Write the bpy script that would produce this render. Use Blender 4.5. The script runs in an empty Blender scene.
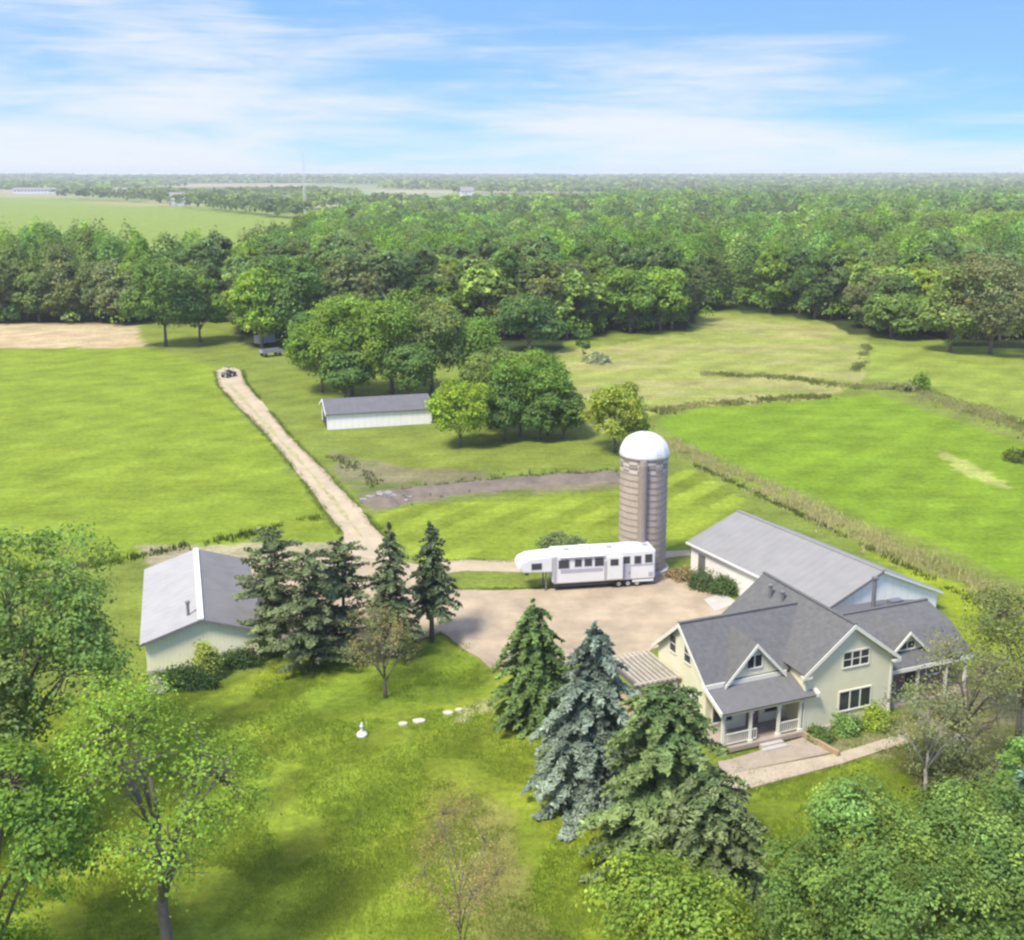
import bpy, bmesh, math, random
import numpy as np
from mathutils import Vector, Matrix

# ------------------------------------------------------------------ scene, camera, light
sc = bpy.context.scene
R = math.radians
CAM_H, FPX, PPY, HORY, IW, IH = 37.0, 1100.0, 400.0, 174.0, 1024, 940
PITCH = math.atan((PPY - HORY) / FPX)
CP, SP = math.cos(PITCH), math.sin(PITCH)
cd = bpy.data.cameras.new('camera')
cam = bpy.data.objects.new('camera', cd)
sc.collection.objects.link(cam)
sc.camera = cam
cam.location = (0, 0, CAM_H)
cam.rotation_euler = (math.pi / 2 - PITCH, 0, 0)
cd.sensor_fit = 'HORIZONTAL'
cd.sensor_width = 36.0
cd.lens = FPX / IW * 36.0
cd.shift_y = -(IH / 2 - PPY) / IW
cd.clip_start, cd.clip_end = 0.5, 40000

SUN_EL, SUN_VEC = R(56), (-0.58, -0.73)          # horizontal direction towards the sun
ln = math.hypot(*SUN_VEC)
sx, sy = SUN_VEC[0] / ln, SUN_VEC[1] / ln
tosun = Vector((sx * math.cos(SUN_EL), sy * math.cos(SUN_EL), math.sin(SUN_EL)))
sd = bpy.data.lights.new('sun', 'SUN')
sd.energy, sd.angle, sd.color = 1.8, R(13.0), (1.0, 0.93, 0.81)
sun = bpy.data.objects.new('sun', sd)
sc.collection.objects.link(sun)
sun.rotation_euler = tosun.to_track_quat('Z', 'Y').to_euler()
sun.location = (0, 0, 120)

vs = sc.view_settings
vs.view_transform, vs.look, vs.gamma, vs.use_curve_mapping = 'Standard', 'None', 1.0, False
vs.exposure = 1.82
sc.cycles.max_bounces = 5
sc.cycles.diffuse_bounces = 3
sc.cycles.transparent_max_bounces = 6
sc.cycles.volume_bounces = 0
sc.cycles.filter_width = 2.4

wd = bpy.data.worlds.new('World')
sc.world = wd
wd.use_nodes = True
nt = wd.node_tree
nt.nodes.clear()


def nd(t, kind, **kw):
    n = t.nodes.new(kind)
    for k, v in kw.items():
        setattr(n, k, v)
    return n


def link(t, a, b):
    t.links.new(a, b)


def build_world():
    t = nt
    out = nd(t, 'ShaderNodeOutputWorld')
    bg = nd(t, 'ShaderNodeBackground')
    bg.inputs['Strength'].default_value = 0.15
    sky = nd(t, 'ShaderNodeTexSky', sky_type='NISHITA', sun_disc=False)
    sky.sun_elevation = SUN_EL
    sky.sun_rotation = math.atan2(tosun.x, tosun.y)
    sky.air_density, sky.dust_density, sky.ozone_density = 1.0, 0.3, 2.5
    tc = nd(t, 'ShaderNodeTexCoord')
    sep = nd(t, 'ShaderNodeSeparateXYZ')
    link(t, tc.outputs['Generated'], sep.inputs[0])
    # sky looked up a little higher than it stands: a clear deep blue as on a dry summer day
    zz = nd(t, 'ShaderNodeMath', operation='MULTIPLY_ADD')
    link(t, sep.outputs['Z'], zz.inputs[0])
    zz.inputs[1].default_value = 2.2
    zz.inputs[2].default_value = 0.34
    cmb = nd(t, 'ShaderNodeCombineXYZ')
    link(t, sep.outputs['X'], cmb.inputs[0]); link(t, sep.outputs['Y'], cmb.inputs[1]); link(t, zz.outputs[0], cmb.inputs[2])
    nrm = nd(t, 'ShaderNodeVectorMath', operation='NORMALIZE')
    link(t, cmb.outputs[0], nrm.inputs[0])
    link(t, nrm.outputs[0], sky.inputs['Vector'])
    zc = nd(t, 'ShaderNodeMath', operation='MAXIMUM'); link(t, sep.outputs['Z'], zc.inputs[0]); zc.inputs[1].default_value = 0.0
    az = nd(t, 'ShaderNodeMath', operation='ARCTAN2'); link(t, sep.outputs['X'], az.inputs[0]); link(t, sep.outputs['Y'], az.inputs[1])
    pv = nd(t, 'ShaderNodeCombineXYZ'); link(t, az.outputs[0], pv.inputs[0]); link(t, zc.outputs[0], pv.inputs[1])

    def layer(scale, loc, rot, dist, rough, detail=8):
        mp = nd(t, 'ShaderNodeMapping'); link(t, pv.outputs[0], mp.inputs['Vector'])
        mp.inputs['Rotation'].default_value = (0, 0, R(rot)); mp.inputs['Scale'].default_value = (*scale, 1); mp.inputs['Location'].default_value = loc
        n = nd(t, 'ShaderNodeTexNoise'); link(t, mp.outputs[0], n.inputs['Vector'])
        n.inputs['Scale'].default_value = 1; n.inputs['Detail'].default_value = detail; n.inputs['Roughness'].default_value = rough; n.inputs['Distortion'].default_value = dist
        return n.outputs['Fac']
    # broad cirrus sheets and finer combed streaks, thicker to the left and low down
    a = layer((2.6, 17), (4.3, 2.2, 0), 1.0, .35, .55)
    b = layer((7, 70), (1.3, 5.2, 2), 2.0, .7, .65)
    s1 = nd(t, 'ShaderNodeMath', operation='MULTIPLY_ADD'); link(t, b, s1.inputs[0]); s1.inputs[1].default_value = .46; link(t, a, s1.inputs[2])
    s2 = nd(t, 'ShaderNodeMath', operation='MULTIPLY_ADD'); link(t, az.outputs[0], s2.inputs[0]); s2.inputs[1].default_value = -.13; link(t, s1.outputs[0], s2.inputs[2])
    low = nd(t, 'ShaderNodeMapRange'); link(t, zc.outputs[0], low.inputs['Value'])
    low.inputs['From Min'].default_value = 0.0; low.inputs['From Max'].default_value = 0.17
    low.inputs['To Min'].default_value = 0.24; low.inputs['To Max'].default_value = -0.14
    # cloud veil added overhead, above the visible sky, to whiten and soften the fill
    hi = nd(t, 'ShaderNodeMapRange'); link(t, zc.outputs[0], hi.inputs['Value'])
    hi.inputs['From Min'].default_value = 0.2; hi.inputs['From Max'].default_value = 0.55
    hi.inputs['To Min'].default_value = 0.0; hi.inputs['To Max'].default_value = 0.42
    b1 = nd(t, 'ShaderNodeMath', operation='ADD'); link(t, hi.outputs[0], b1.inputs[0]); link(t, s2.outputs[0], b1.inputs[1])
    b2 = nd(t, 'ShaderNodeMath', operation='ADD'); link(t, b1.outputs[0], b2.inputs[0]); link(t, low.outputs[0], b2.inputs[1])
    cr = nd(t, 'ShaderNodeMapRange', interpolation_type='SMOOTHSTEP'); link(t, b2.outputs[0], cr.inputs['Value'])
    cr.inputs['From Min'].default_value = 0.62; cr.inputs['From Max'].default_value = 1.03
    cr.inputs['To Min'].default_value = 0.02; cr.inputs['To Max'].default_value = 0.9
    tint = nd(t, 'ShaderNodeMix', data_type='RGBA', blend_type='MULTIPLY')
    tint.inputs[0].default_value = 1.0
    link(t, sky.outputs[0], tint.inputs[6]); tint.inputs[7].default_value = (.55, .655, .93, 1)
    mx = nd(t, 'ShaderNodeMix', data_type='RGBA')
    link(t, cr.outputs[0], mx.inputs[0]); link(t, tint.outputs[2], mx.inputs[6])
    mx.inputs[7].default_value = (1.72, 1.77, 1.86, 1)
    link(t, mx.outputs[2], bg.inputs['Color'])
    link(t, bg.outputs[0], out.inputs['Surface'])


build_world()

# ------------------------------------------------------------------ helpers
COL = sc.collection


def ground_at(px, py, z=0.0):
    """world point at height z on the sight line of a photo pixel"""
    x = (px - IW / 2) / FPX
    y = (PPY - py) / FPX
    d = (x, CP + y * SP, -SP + y * CP)
    t = (z - CAM_H) / d[2]
    return (d[0] * t, d[1] * t, z)


def to_px(X, Y, Z=0.0):
    Z = np.asarray(Z) - CAM_H
    zc = Y * CP - Z * SP
    yc = Y * SP + Z * CP
    return IW / 2 + FPX * X / zc, PPY - FPX * yc / zc


def height_to(x, y, py):
    lo, hi = 0.0, 80.0
    for _ in range(40):
        m = (lo + hi) / 2
        if to_px(x, y, m)[1] > py: lo = m
        else: hi = m
    return lo


def tag(o, label=None, cat=None, group=None, kind=None):
    if label: o['label'] = label
    if cat: o['category'] = cat
    if group: o['group'] = group
    if kind: o['kind'] = kind
    return o


def empty(name, loc, rz=0.0):
    o = bpy.data.objects.new(name, None)
    COL.objects.link(o)
    o.location = loc
    o.rotation_euler = (0, 0, rz)
    o.empty_display_size = 0.5
    return o


def copy_tree(o, parent=None):
    c = o.copy()
    COL.objects.link(c)
    if parent is not None: c.parent = parent
    for ch in [k for k in o.children]:
        copy_tree(ch, c)
    return c


def np_mesh(name, V, F, mats, cols=None, mat_idx=None, smooth=False):
    """V (n,3), F list of arrays (k,3|4) -> mesh"""
    me = bpy.data.meshes.new(name)
    V = np.asarray(V, dtype=np.float32)
    if not isinstance(F, list): F = [F]
    loops = np.concatenate([f.reshape(-1) for f in F]).astype(np.int32)
    tot = np.concatenate([np.full(len(f), f.shape[1], dtype=np.int32) for f in F])
    st = np.concatenate([[0], np.cumsum(tot)[:-1]]).astype(np.int32)
    me.vertices.add(len(V)); me.vertices.foreach_set('co', V.reshape(-1))
    me.loops.add(len(loops)); me.loops.foreach_set('vertex_index', loops)
    me.polygons.add(len(tot)); me.polygons.foreach_set('loop_start', st); me.polygons.foreach_set('loop_total', tot)
    if mat_idx is not None: me.polygons.foreach_set('material_index', np.asarray(mat_idx, dtype=np.int32))
    me.polygons.foreach_set('use_smooth', np.full(len(tot), smooth))
    for m in mats: me.materials.append(m)
    if cols is not None:
        a = me.color_attributes.new('Col', 'FLOAT_COLOR', 'POINT')
        c = np.ones((len(V), 4), dtype=np.float32); c[:, :3] = cols
        a.data.foreach_set('color', c.reshape(-1))
    me.update(calc_edges=True)
    me.validate()
    return me


def obj_of(name, me, parent=None):
    o = bpy.data.objects.new(name, me)
    COL.objects.link(o)
    if parent is not None: o.parent = parent
    return o


class MB:
    def __init__(s):
        s.v, s.f = [], []

    def add(s, vs, fs):
        n = len(s.v)
        s.v += [tuple(map(float, p)) for p in vs]
        s.f += [tuple(i + n for i in f) for f in fs]
        return s

    def box(s, x0, x1, y0, y1, z0, z1):
        return s.add([(x0, y0, z0), (x1, y0, z0), (x1, y1, z0), (x0, y1, z0), (x0, y0, z1), (x1, y0, z1), (x1, y1, z1), (x0, y1, z1)],
                     [(0, 3, 2, 1), (4, 5, 6, 7), (0, 1, 5, 4), (1, 2, 6, 5), (2, 3, 7, 6), (3, 0, 4, 7)])

    def slab(s, quad, t):
        """quad: 4 top corners (counter-clockwise from above), thickness t along -normal"""
        q = [Vector(p) for p in quad]
        n = (q[1] - q[0]).cross(q[2] - q[0]).normalized()
        lo = [p - n * t for p in q]
        k = len(q)
        fs = [tuple(range(k)), tuple(range(2 * k - 1, k - 1, -1))]
        for i in range(k):
            j = (i + 1) % k
            fs.append((i, i + k, j + k, j))
        return s.add(q + lo, fs)

    def prism(s, poly, axis, a, b):
        """poly in the two other axes, extruded along axis from a to b"""
        def pt(p, c):
            return (c, p[0], p[1]) if axis == 'x' else ((p[0], c, p[1]) if axis == 'y' else (p[0], p[1], c))
        k = len(poly)
        vs_ = [pt(p, a) for p in poly] + [pt(p, b) for p in poly]
        fs = [tuple(range(k))[::-1], tuple(range(k, 2 * k))]
        for i in range(k):
            j = (i + 1) % k
            fs.append((i, j, j + k, i + k))
        return s.add(vs_, fs)

    def tube(s, pts, rad, n=7, cap=True):
        pts = [Vector(p) for p in pts]
        rings = []
        base = len(s.v)
        vs_ = []
        for i, p in enumerate(pts):
            d = (pts[min(i + 1, len(pts) - 1)] - pts[max(i - 1, 0)])
            if d.length < 1e-6: d = Vector((0, 0, 1))
            d.normalize()
            a = d.orthogonal().normalized() if abs(d.z) < .999 else Vector((1, 0, 0))
            if abs(d.z) < .999:
                a = Vector((0, 0, 1)).cross(d).normalized()
            b = d.cross(a)
            r = rad[i] if hasattr(rad, '__len__') else rad
            for k in range(n):
                an = 2 * math.pi * k / n
                vs_.append(p + (a * math.cos(an) + b * math.sin(an)) * r)
        fs = []
        for i in range(len(pts) - 1):
            for k in range(n):
                k2 = (k + 1) % n
                fs.append((i * n + k, i * n + k2, (i + 1) * n + k2, (i + 1) * n + k))
        if cap:
            fs.append(tuple(range(n))[::-1]); m = (len(pts) - 1) * n
            fs.append(tuple(m + k for k in range(n)))
        return s.add(vs_, fs)

    def lathe(s, prof, n=32, cx=0, cy=0):
        vs_ = []
        for r, z in prof:
            for k in range(n):
                a = 2 * math.pi * k / n
                vs_.append((cx + r * math.cos(a), cy + r * math.sin(a), z))
        fs = []
        for i in range(len(prof) - 1):
            for k in range(n):
                k2 = (k + 1) % n
                fs.append((i * n + k, i * n + k2, (i + 1) * n + k2, (i + 1) * n + k))
        fs.append(tuple(range(n))[::-1]); m = (len(prof) - 1) * n
        fs.append(tuple(m + k for k in range(n)))
        return s.add(vs_, fs)

    def build(s, name, mat, parent=None, bevel=0.0, smooth=False, loc=None):
        me = bpy.data.meshes.new(name)
        me.from_pydata(s.v, [], s.f)
        me.update()
        bm = bmesh.new(); bm.from_mesh(me)
        bmesh.ops.recalc_face_normals(bm, faces=bm.faces)
        if bevel:
            es = [e for e in bm.edges if len(e.link_faces) == 2 and e.calc_face_angle(0) > 0.6]
            bmesh.ops.bevel(bm, geom=es, offset=bevel, segments=2, affect='EDGES', clamp_overlap=True)
        bm.to_mesh(me); bm.free()
        if smooth:
            me.polygons.foreach_set('use_smooth', [True] * len(me.polygons))
        if mat: me.materials.append(mat)
        o = obj_of(name, me, parent)
        if loc: o.location = loc
        return o


# value noise in numpy, for painting true ground colours and for ragged outlines
def _hash(ix, iy, seed):
    h = (ix.astype(np.int64) * 374761393 + iy.astype(np.int64) * 668265263 + seed * 1442695041) & 0x7fffffff
    h = ((h ^ (h >> 13)) * 1274126177) & 0x7fffffff
    return ((h ^ (h >> 16)) & 0xffff) / 65535.0


def vnoise(x, y, seed=0):
    x = np.asarray(x, float); y = np.asarray(y, float)
    ix, iy = np.floor(x), np.floor(y)
    fx, fy = x - ix, y - iy
    fx = fx * fx * (3 - 2 * fx); fy = fy * fy * (3 - 2 * fy)
    a = _hash(ix, iy, seed); b = _hash(ix + 1, iy, seed); c = _hash(ix, iy + 1, seed); d = _hash(ix + 1, iy + 1, seed)
    return (a * (1 - fx) + b * fx) * (1 - fy) + (c * (1 - fx) + d * fx) * fy


def fbm(x, y, seed=0, oct=4):
    s, a, t = 0, 1.0, 0
    for o in range(oct):
        s = s + a * vnoise(x * 2 ** o, y * 2 ** o, seed + o * 17); t += a; a *= .5
    return s / t


def in_poly(x, y, poly):
    x = np.asarray(x, float); y = np.asarray(y, float)
    ins = np.zeros(x.shape, bool)
    n = len(poly)
    for i in range(n):
        x1, y1 = poly[i]; x2, y2 = poly[(i + 1) % n]
        if y1 == y2: continue
        c = ((y1 > y) != (y2 > y)) & (x < (x2 - x1) * (y - y1) / (y2 - y1) + x1)
        ins ^= c
    return ins


def gpoly(pp):
    return [ground_at(*p)[:2] for p in pp]


# ------------------------------------------------------------------ materials
def mat(name, col, rough=.7, var=.12, scale=1.5, bump=0.0, bscale=8.0, metal=0.0, spec=.5, wave=None, stain=0.0):
    """Principled with object-space colour noise; wave=(axis, period, strength) gives seams or clapboards as bump"""
    m = bpy.data.materials.new(name)
    m.use_nodes = True
    t = m.node_tree
    b = t.nodes['Principled BSDF']
    b.inputs['Roughness'].default_value = rough
    b.inputs['Metallic'].default_value = metal
    b.inputs['Specular IOR Level'].default_value = spec
    tc = nd(t, 'ShaderNodeTexCoord')
    n = nd(t, 'ShaderNodeTexNoise'); link(t, tc.outputs['Object'], n.inputs['Vector'])
    n.inputs['Scale'].default_value = scale; n.inputs['Detail'].default_value = 6; n.inputs['Roughness'].default_value = .65
    mr = nd(t, 'ShaderNodeMapRange'); link(t, n.outputs['Fac'], mr.inputs['Value'])
    mr.inputs['From Min'].default_value = .25; mr.inputs['From Max'].default_value = .75
    mr.inputs['To Min'].default_value = 1 - var; mr.inputs['To Max'].default_value = 1 + var
    mul = nd(t, 'ShaderNodeMix', data_type='RGBA', blend_type='MULTIPLY'); mul.inputs[0].default_value = 1
    mul.inputs[6].default_value = (*col, 1)
    link(t, mr.outputs[0], mul.inputs[7])
    last = mul.outputs[2]
    if stain:
        n3 = nd(t, 'ShaderNodeTexNoise'); 
        mp3 = nd(t, 'ShaderNodeMapping'); link(t, tc.outputs['Object'], mp3.inputs['Vector']); mp3.inputs['Scale'].default_value = (1, 1, .25)
        link(t, mp3.outputs[0], n3.inputs['Vector']); n3.inputs['Scale'].default_value = .9; n3.inputs['Detail'].default_value = 5
        r3 = nd(t, 'ShaderNodeMapRange'); link(t, n3.outputs['Fac'], r3.inputs['Value'])
        r3.inputs['From Min'].default_value = .5; r3.inputs['From Max'].default_value = .75; r3.inputs['To Max'].default_value = stain
        mx3 = nd(t, 'ShaderNodeMix', data_type='RGBA'); link(t, r3.outputs[0], mx3.inputs[0]); link(t, last, mx3.inputs[6])
        mx3.inputs[7].default_value = (col[0] * .45 + .03, col[1] * .42 + .025, col[2] * .38 + .02, 1)
        last = mx3.outputs[2]
    link(t, last, b.inputs['Base Color'])
    hgt = None
    if wave:
        ax, per, st = wave
        sp = nd(t, 'ShaderNodeSeparateXYZ'); link(t, tc.outputs['Object'], sp.inputs[0])
        mm = nd(t, 'ShaderNodeMath', operation='DIVIDE'); link(t, sp.outputs[ax], mm.inputs[0]); mm.inputs[1].default_value = per
        fr = nd(t, 'ShaderNodeMath', operation='FRACT'); link(t, mm.outputs[0], fr.inputs[0])
        if ax == 'Z':
            hgt = fr.outputs[0]
        else:
            pp = nd(t, 'ShaderNodeMath', operation='LESS_THAN'); link(t, fr.outputs[0], pp.inputs[0]); pp.inputs[1].default_value = .14
            hgt = pp.outputs[0]
        bm = nd(t, 'ShaderNodeBump'); bm.inputs['Strength'].default_value = st; bm.inputs['Distance'].default_value = .04
        link(t, hgt, bm.inputs['Height'])
        link(t, bm.outputs[0], b.inputs['Normal'])
        # seams and laps are also a little darker
        dm = nd(t, 'ShaderNodeMath', operation='LESS_THAN'); link(t, fr.outputs[0], dm.inputs[0]); dm.inputs[1].default_value = .14
        df = nd(t, 'ShaderNodeMath', operation='MULTIPLY'); link(t, dm.outputs[0], df.inputs[0]); df.inputs[1].default_value = .16
        mxd = nd(t, 'ShaderNodeMix', data_type='RGBA', blend_type='MULTIPLY'); link(t, df.outputs[0], mxd.inputs[0]); link(t, last, mxd.inputs[6]); mxd.inputs[7].default_value = (.5, .5, .5, 1)
        link(t, mxd.outputs[2], b.inputs['Base Color'])
    elif bump:
        n2 = nd(t, 'ShaderNodeTexNoise'); link(t, tc.outputs['Object'], n2.inputs['Vector']); n2.inputs['Scale'].default_value = bscale; n2.inputs['Detail'].default_value = 4
        bm = nd(t, 'ShaderNodeBump'); bm.inputs['Strength'].default_value = bump; bm.inputs['Distance'].default_value = .1
        link(t, n2.outputs['Fac'], bm.inputs['Height']); link(t, bm.outputs[0], b.inputs['Normal'])
    return m


def leaf_mat(name, transl=.3, objvar=.14):
    m = bpy.data.materials.new(name)
    m.use_nodes = True
    t = m.node_tree
    t.nodes.remove(t.nodes['Principled BSDF'])
    out = t.nodes['Material Output']
    at = nd(t, 'ShaderNodeVertexColor', layer_name='Col')
    oi = nd(t, 'ShaderNodeObjectInfo')
    hs = nd(t, 'ShaderNodeHueSaturation'); link(t, at.outputs['Color'], hs.inputs['Color'])
    h = nd(t, 'ShaderNodeMapRange'); link(t, oi.outputs['Random'], h.inputs['Value']); h.inputs['To Min'].default_value = .5 - .02 * objvar / .14; h.inputs['To Max'].default_value = .5 + .012 * objvar / .14
    link(t, h.outputs[0], hs.inputs['Hue'])
    w = nd(t, 'ShaderNodeMath', operation='MULTIPLY'); link(t, oi.outputs['Random'], w.inputs[0]); w.inputs[1].default_value = 7.31
    wf = nd(t, 'ShaderNodeMath', operation='FRACT'); link(t, w.outputs[0], wf.inputs[0])
    vr = nd(t, 'ShaderNodeMapRange'); link(t, wf.outputs[0], vr.inputs['Value']); vr.inputs['To Min'].default_value = 1 - objvar * 1.6; vr.inputs['To Max'].default_value = 1 + objvar * 1.6
    link(t, vr.outputs[0], hs.inputs['Value'])
    w2 = nd(t, 'ShaderNodeMath', operation='MULTIPLY'); link(t, oi.outputs['Random'], w2.inputs[0]); w2.inputs[1].default_value = 23.7
    w2f = nd(t, 'ShaderNodeMath', operation='FRACT'); link(t, w2.outputs[0], w2f.inputs[0])
    s = nd(t, 'ShaderNodeMapRange'); link(t, w2f.outputs[0], s.inputs['Value']); s.inputs['To Min'].default_value = 1 - objvar * 1.5; s.inputs['To Max'].default_value = 1 + objvar * .4
    link(t, s.outputs[0], hs.inputs['Saturation'])
    d = nd(t, 'ShaderNodeBsdfDiffuse'); link(t, hs.outputs[0], d.inputs['Color'])
    tr = nd(t, 'ShaderNodeBsdfTranslucent')
    tm = nd(t, 'ShaderNodeMix', data_type='RGBA', blend_type='MULTIPLY'); tm.inputs[0].default_value = 1; link(t, hs.outputs[0], tm.inputs[6]); tm.inputs[7].default_value = (1.25, 1.3, .6, 1)
    link(t, tm.outputs[2], tr.inputs['Color'])
    mx = nd(t, 'ShaderNodeMixShader'); mx.inputs[0].default_value = transl
    link(t, d.outputs[0], mx.inputs[1]); link(t, tr.outputs[0], mx.inputs[2])
    link(t, mx.outputs[0], out.inputs['Surface'])
    return m


def ground_mat():
    m = bpy.data.materials.new('field_and_lawn')
    m.use_nodes = True
    t = m.node_tree
    b = t.nodes['Principled BSDF']
    b.inputs['Roughness'].default_value = .9; b.inputs['Specular IOR Level'].default_value = .1
    at = nd(t, 'ShaderNodeVertexColor', layer_name='Col')
    tc = nd(t, 'ShaderNodeTexCoord')

    def ns(scale, det, lo, hi, rough=.6, f0=.3, f1=.7, stretch=None):
        n = nd(t, 'ShaderNodeTexNoise'); n.inputs['Scale'].default_value = scale; n.inputs['Detail'].default_value = det; n.inputs['Roughness'].default_value = rough
        src = tc.outputs['Object']
        if stretch:
            mp = nd(t, 'ShaderNodeMapping'); link(t, src, mp.inputs['Vector']); mp.inputs['Rotation'].default_value = (0, 0, R(stretch[0])); mp.inputs['Scale'].default_value = (stretch[1], stretch[2], 1)
            src = mp.outputs[0]
        link(t, src, n.inputs['Vector'])
        r = nd(t, 'ShaderNodeMapRange'); link(t, n.outputs['Fac'], r.inputs['Value']); r.inputs['From Min'].default_value = f0; r.inputs['From Max'].default_value = f1
        r.inputs['To Min'].default_value = lo; r.inputs['To Max'].default_value = hi
        return n, r
    n1, r1 = ns(1.6, 8, .64, 1.36, .78)
    n2, r2 = ns(.13, 8, .70, 1.30, .68)
    n3, r3 = ns(.35, 5, .88, 1.12, .6, stretch=(-38, .25, 2.2))
    n5, r5 = ns(6.5, 6, .74, 1.26, .8)
    m0 = nd(t, 'ShaderNodeMath', operation='MULTIPLY'); link(t, r1.outputs[0], m0.inputs[0]); link(t, r5.outputs[0], m0.inputs[1])
    m1 = nd(t, 'ShaderNodeMath', operation='MULTIPLY'); link(t, m0.outputs[0], m1.inputs[0]); link(t, r2.outputs[0], m1.inputs[1])
    m2 = nd(t, 'ShaderNodeMath', operation='MULTIPLY'); link(t, m1.outputs[0], m2.inputs[0]); link(t, r3.outputs[0], m2.inputs[1])
    mul = nd(t, 'ShaderNodeMix', data_type='RGBA', blend_type='MULTIPLY'); mul.inputs[0].default_value = 1
    link(t, at.outputs['Color'], mul.inputs[6]); link(t, m2.outputs[0], mul.inputs[7])
    # yellowed patches
    n4, r4 = ns(.05, 6, 0, .55, .65, .52, .75)
    yl = nd(t, 'ShaderNodeMix', data_type='RGBA', blend_type='MULTIPLY'); link(t, r4.outputs[0], yl.inputs[0]); link(t, mul.outputs[2], yl.inputs[6]); yl.inputs[7].default_value = (1.2, 1.04, .95, 1)
    link(t, yl.outputs[2], b.inputs['Base Color'])
    bm = nd(t, 'ShaderNodeBump'); bm.inputs['Strength'].default_value = .55; bm.inputs['Distance'].default_value = .25
    link(t, n1.outputs['Fac'], bm.inputs['Height']); link(t, bm.outputs[0], b.inputs['Normal'])
    return m


M = {}
M['ground'] = ground_mat()
M['leaf'] = leaf_mat('leaves', .42, .12)
M['leaf_one'] = leaf_mat('leaves_of_single_trees', .32, .02)
M['needle'] = leaf_mat('needles', .18, .02)
M['grassblade'] = leaf_mat('grass_blades', .3, .0)
M['bark'] = mat('bark', (.15, .12, .095), .9, .3, 4, .6, 6)
M['pale_bark'] = mat('pale_bark', (.36, .33, .29), .9, .25, 3, .4, 6)
M['gravel'] = mat('gravel', (.35, .28, .19), .95, .36, .3, .5, 5)
M['drive'] = mat('drive_gravel', (.40, .33, .225), .95, .22, .3, .5, 5)
M['weeds'] = mat('weedy_gravel', (.33, .30, .15), .95, .35, .8, .5, 5)
M['concrete'] = mat('concrete', (.42, .40, .36), .9, .14, .8, .2, 12)
M['oldwood'] = mat('silvered_wood', (.42, .38, .31), .85, .2, 2)
M['walk'] = mat('tan_concrete_walk', (.40, .335, .25), .9, .16, .9, .2, 10)
M['paver'] = mat('pink_pavers', (.345, .285, .225), .9, .18, 1.2, .3, 7)
M['shingle'] = mat('asphalt_shingles', (.113, .113, .114), .9, .24, 2.5, wave=('Z', .17, .35))
M['porch_shingle'] = mat('porch_shingles', (.138, .137, .137), .9, .16, 2.5, wave=('Z', .10, .3))
M['siding'] = mat('cream_clapboard', (.77, .735, .525), .65, .07, .8, wave=('Z', .18, .35))
M['trim'] = mat('cream_trim', (.68, .67, .57), .6, .06, 2)
M['white'] = mat('white_paint', (.66, .66, .64), .5, .05, 1.5)
M['whitemetal'] = mat('white_sheet_metal', (.84, .80, .74), .5, .06, .7, wave=('X', .9, .3))
M['barnroof'] = mat('grey_metal_roof', (.235, .232, .228), .65, .10, .6, wave=('Y', .9, .35), stain=.12)
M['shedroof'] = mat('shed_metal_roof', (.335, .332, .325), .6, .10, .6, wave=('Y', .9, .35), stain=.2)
M['shedroof_dark'] = mat('dark_shed_metal_roof', (.175, .168, .162), .7, .14, .6, wave=('Y', .9, .35), stain=.25)  # darker sheet for the right slope of the shed
M['darkroof'] = mat('dark_metal_roof', (.12, .12, .13), .7, .15, .8, wave=('X', .9, .3))
M['cream'] = mat('cream_sheet_wall', (.77, .75, .50), .6, .06, .8, wave=('X', .3, .25))
M['glass'] = mat('window_glass', (.03, .035, .045), .12, .1, 1.0, spec=.6)
M['dark'] = mat('dark_opening', (.035, .032, .03), .8, .2, 1)
M['brick'] = mat('reddish_wall', (.25, .15, .12), .85, .15, 2)
M['wood'] = mat('weathered_wood', (.34, .25, .15), .85, .2, 3)
M['stave'] = mat('concrete_staves', (.37, .315, .255), .9, .16, .9, .3, 6, stain=.16)
M['stave_l'] = mat('pale_staves', (.46, .43, .40), .9, .1, 2, .3, 6)
M['stave_d'] = mat('dark_staves', (.23, .195, .165), .9, .1, 2, .3, 6)
M['steel'] = mat('hoop_steel', (.27, .22, .18), .7, .2, 2, metal=.1)
M['dome'] = mat('dome_metal', (.62, .62, .60), .5, .10, 1.2, spec=.4, stain=.3)
M['camper'] = mat('camper_fibreglass', (.64, .64, .62), .35, .04, 1)
M['camper_grey'] = mat('camper_grey_band', (.36, .36, .40), .4, .06, 1)
M['rubber'] = mat('tyre_rubber', (.025, .025, .025), .85, .1, 3)
M['rim'] = mat('wheel_rim', (.5, .5, .5), .4, .1, 3, metal=.6)
M['metalgrey'] = mat('grey_metal', (.2, .2, .21), .5, .15, 2, metal=.4)
M['earth'] = mat('bare_earth', (.155, .128, .10), .95, .35, .6, .7, 2.5)
M['rock'] = mat('pale_rock', (.27, .26, .245), .9, .2, 2, .5, 4)
M['stone'] = mat('stepping_stone', (.50, .48, .36), .9, .12, 2, .3, 6)
M['farwall'] = mat('far_white_wall', (.6, .6, .58), .8, .05, .2)
M['farroof'] = mat('far_roof', (.22, .21, .21), .8, .1, .2)

# ------------------------------------------------------------------ ground sheet
def rise(x, y):
    """the land swells gently towards the skyline"""
    t = np.clip((np.hypot(x, y) - 1500) / 6500, 0, 1)
    return t * t * (3 - 2 * t) * (24 + 14 * (fbm(np.asarray(x) / 1500, np.asarray(y) / 2500, 15, 2) - .5))


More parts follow.
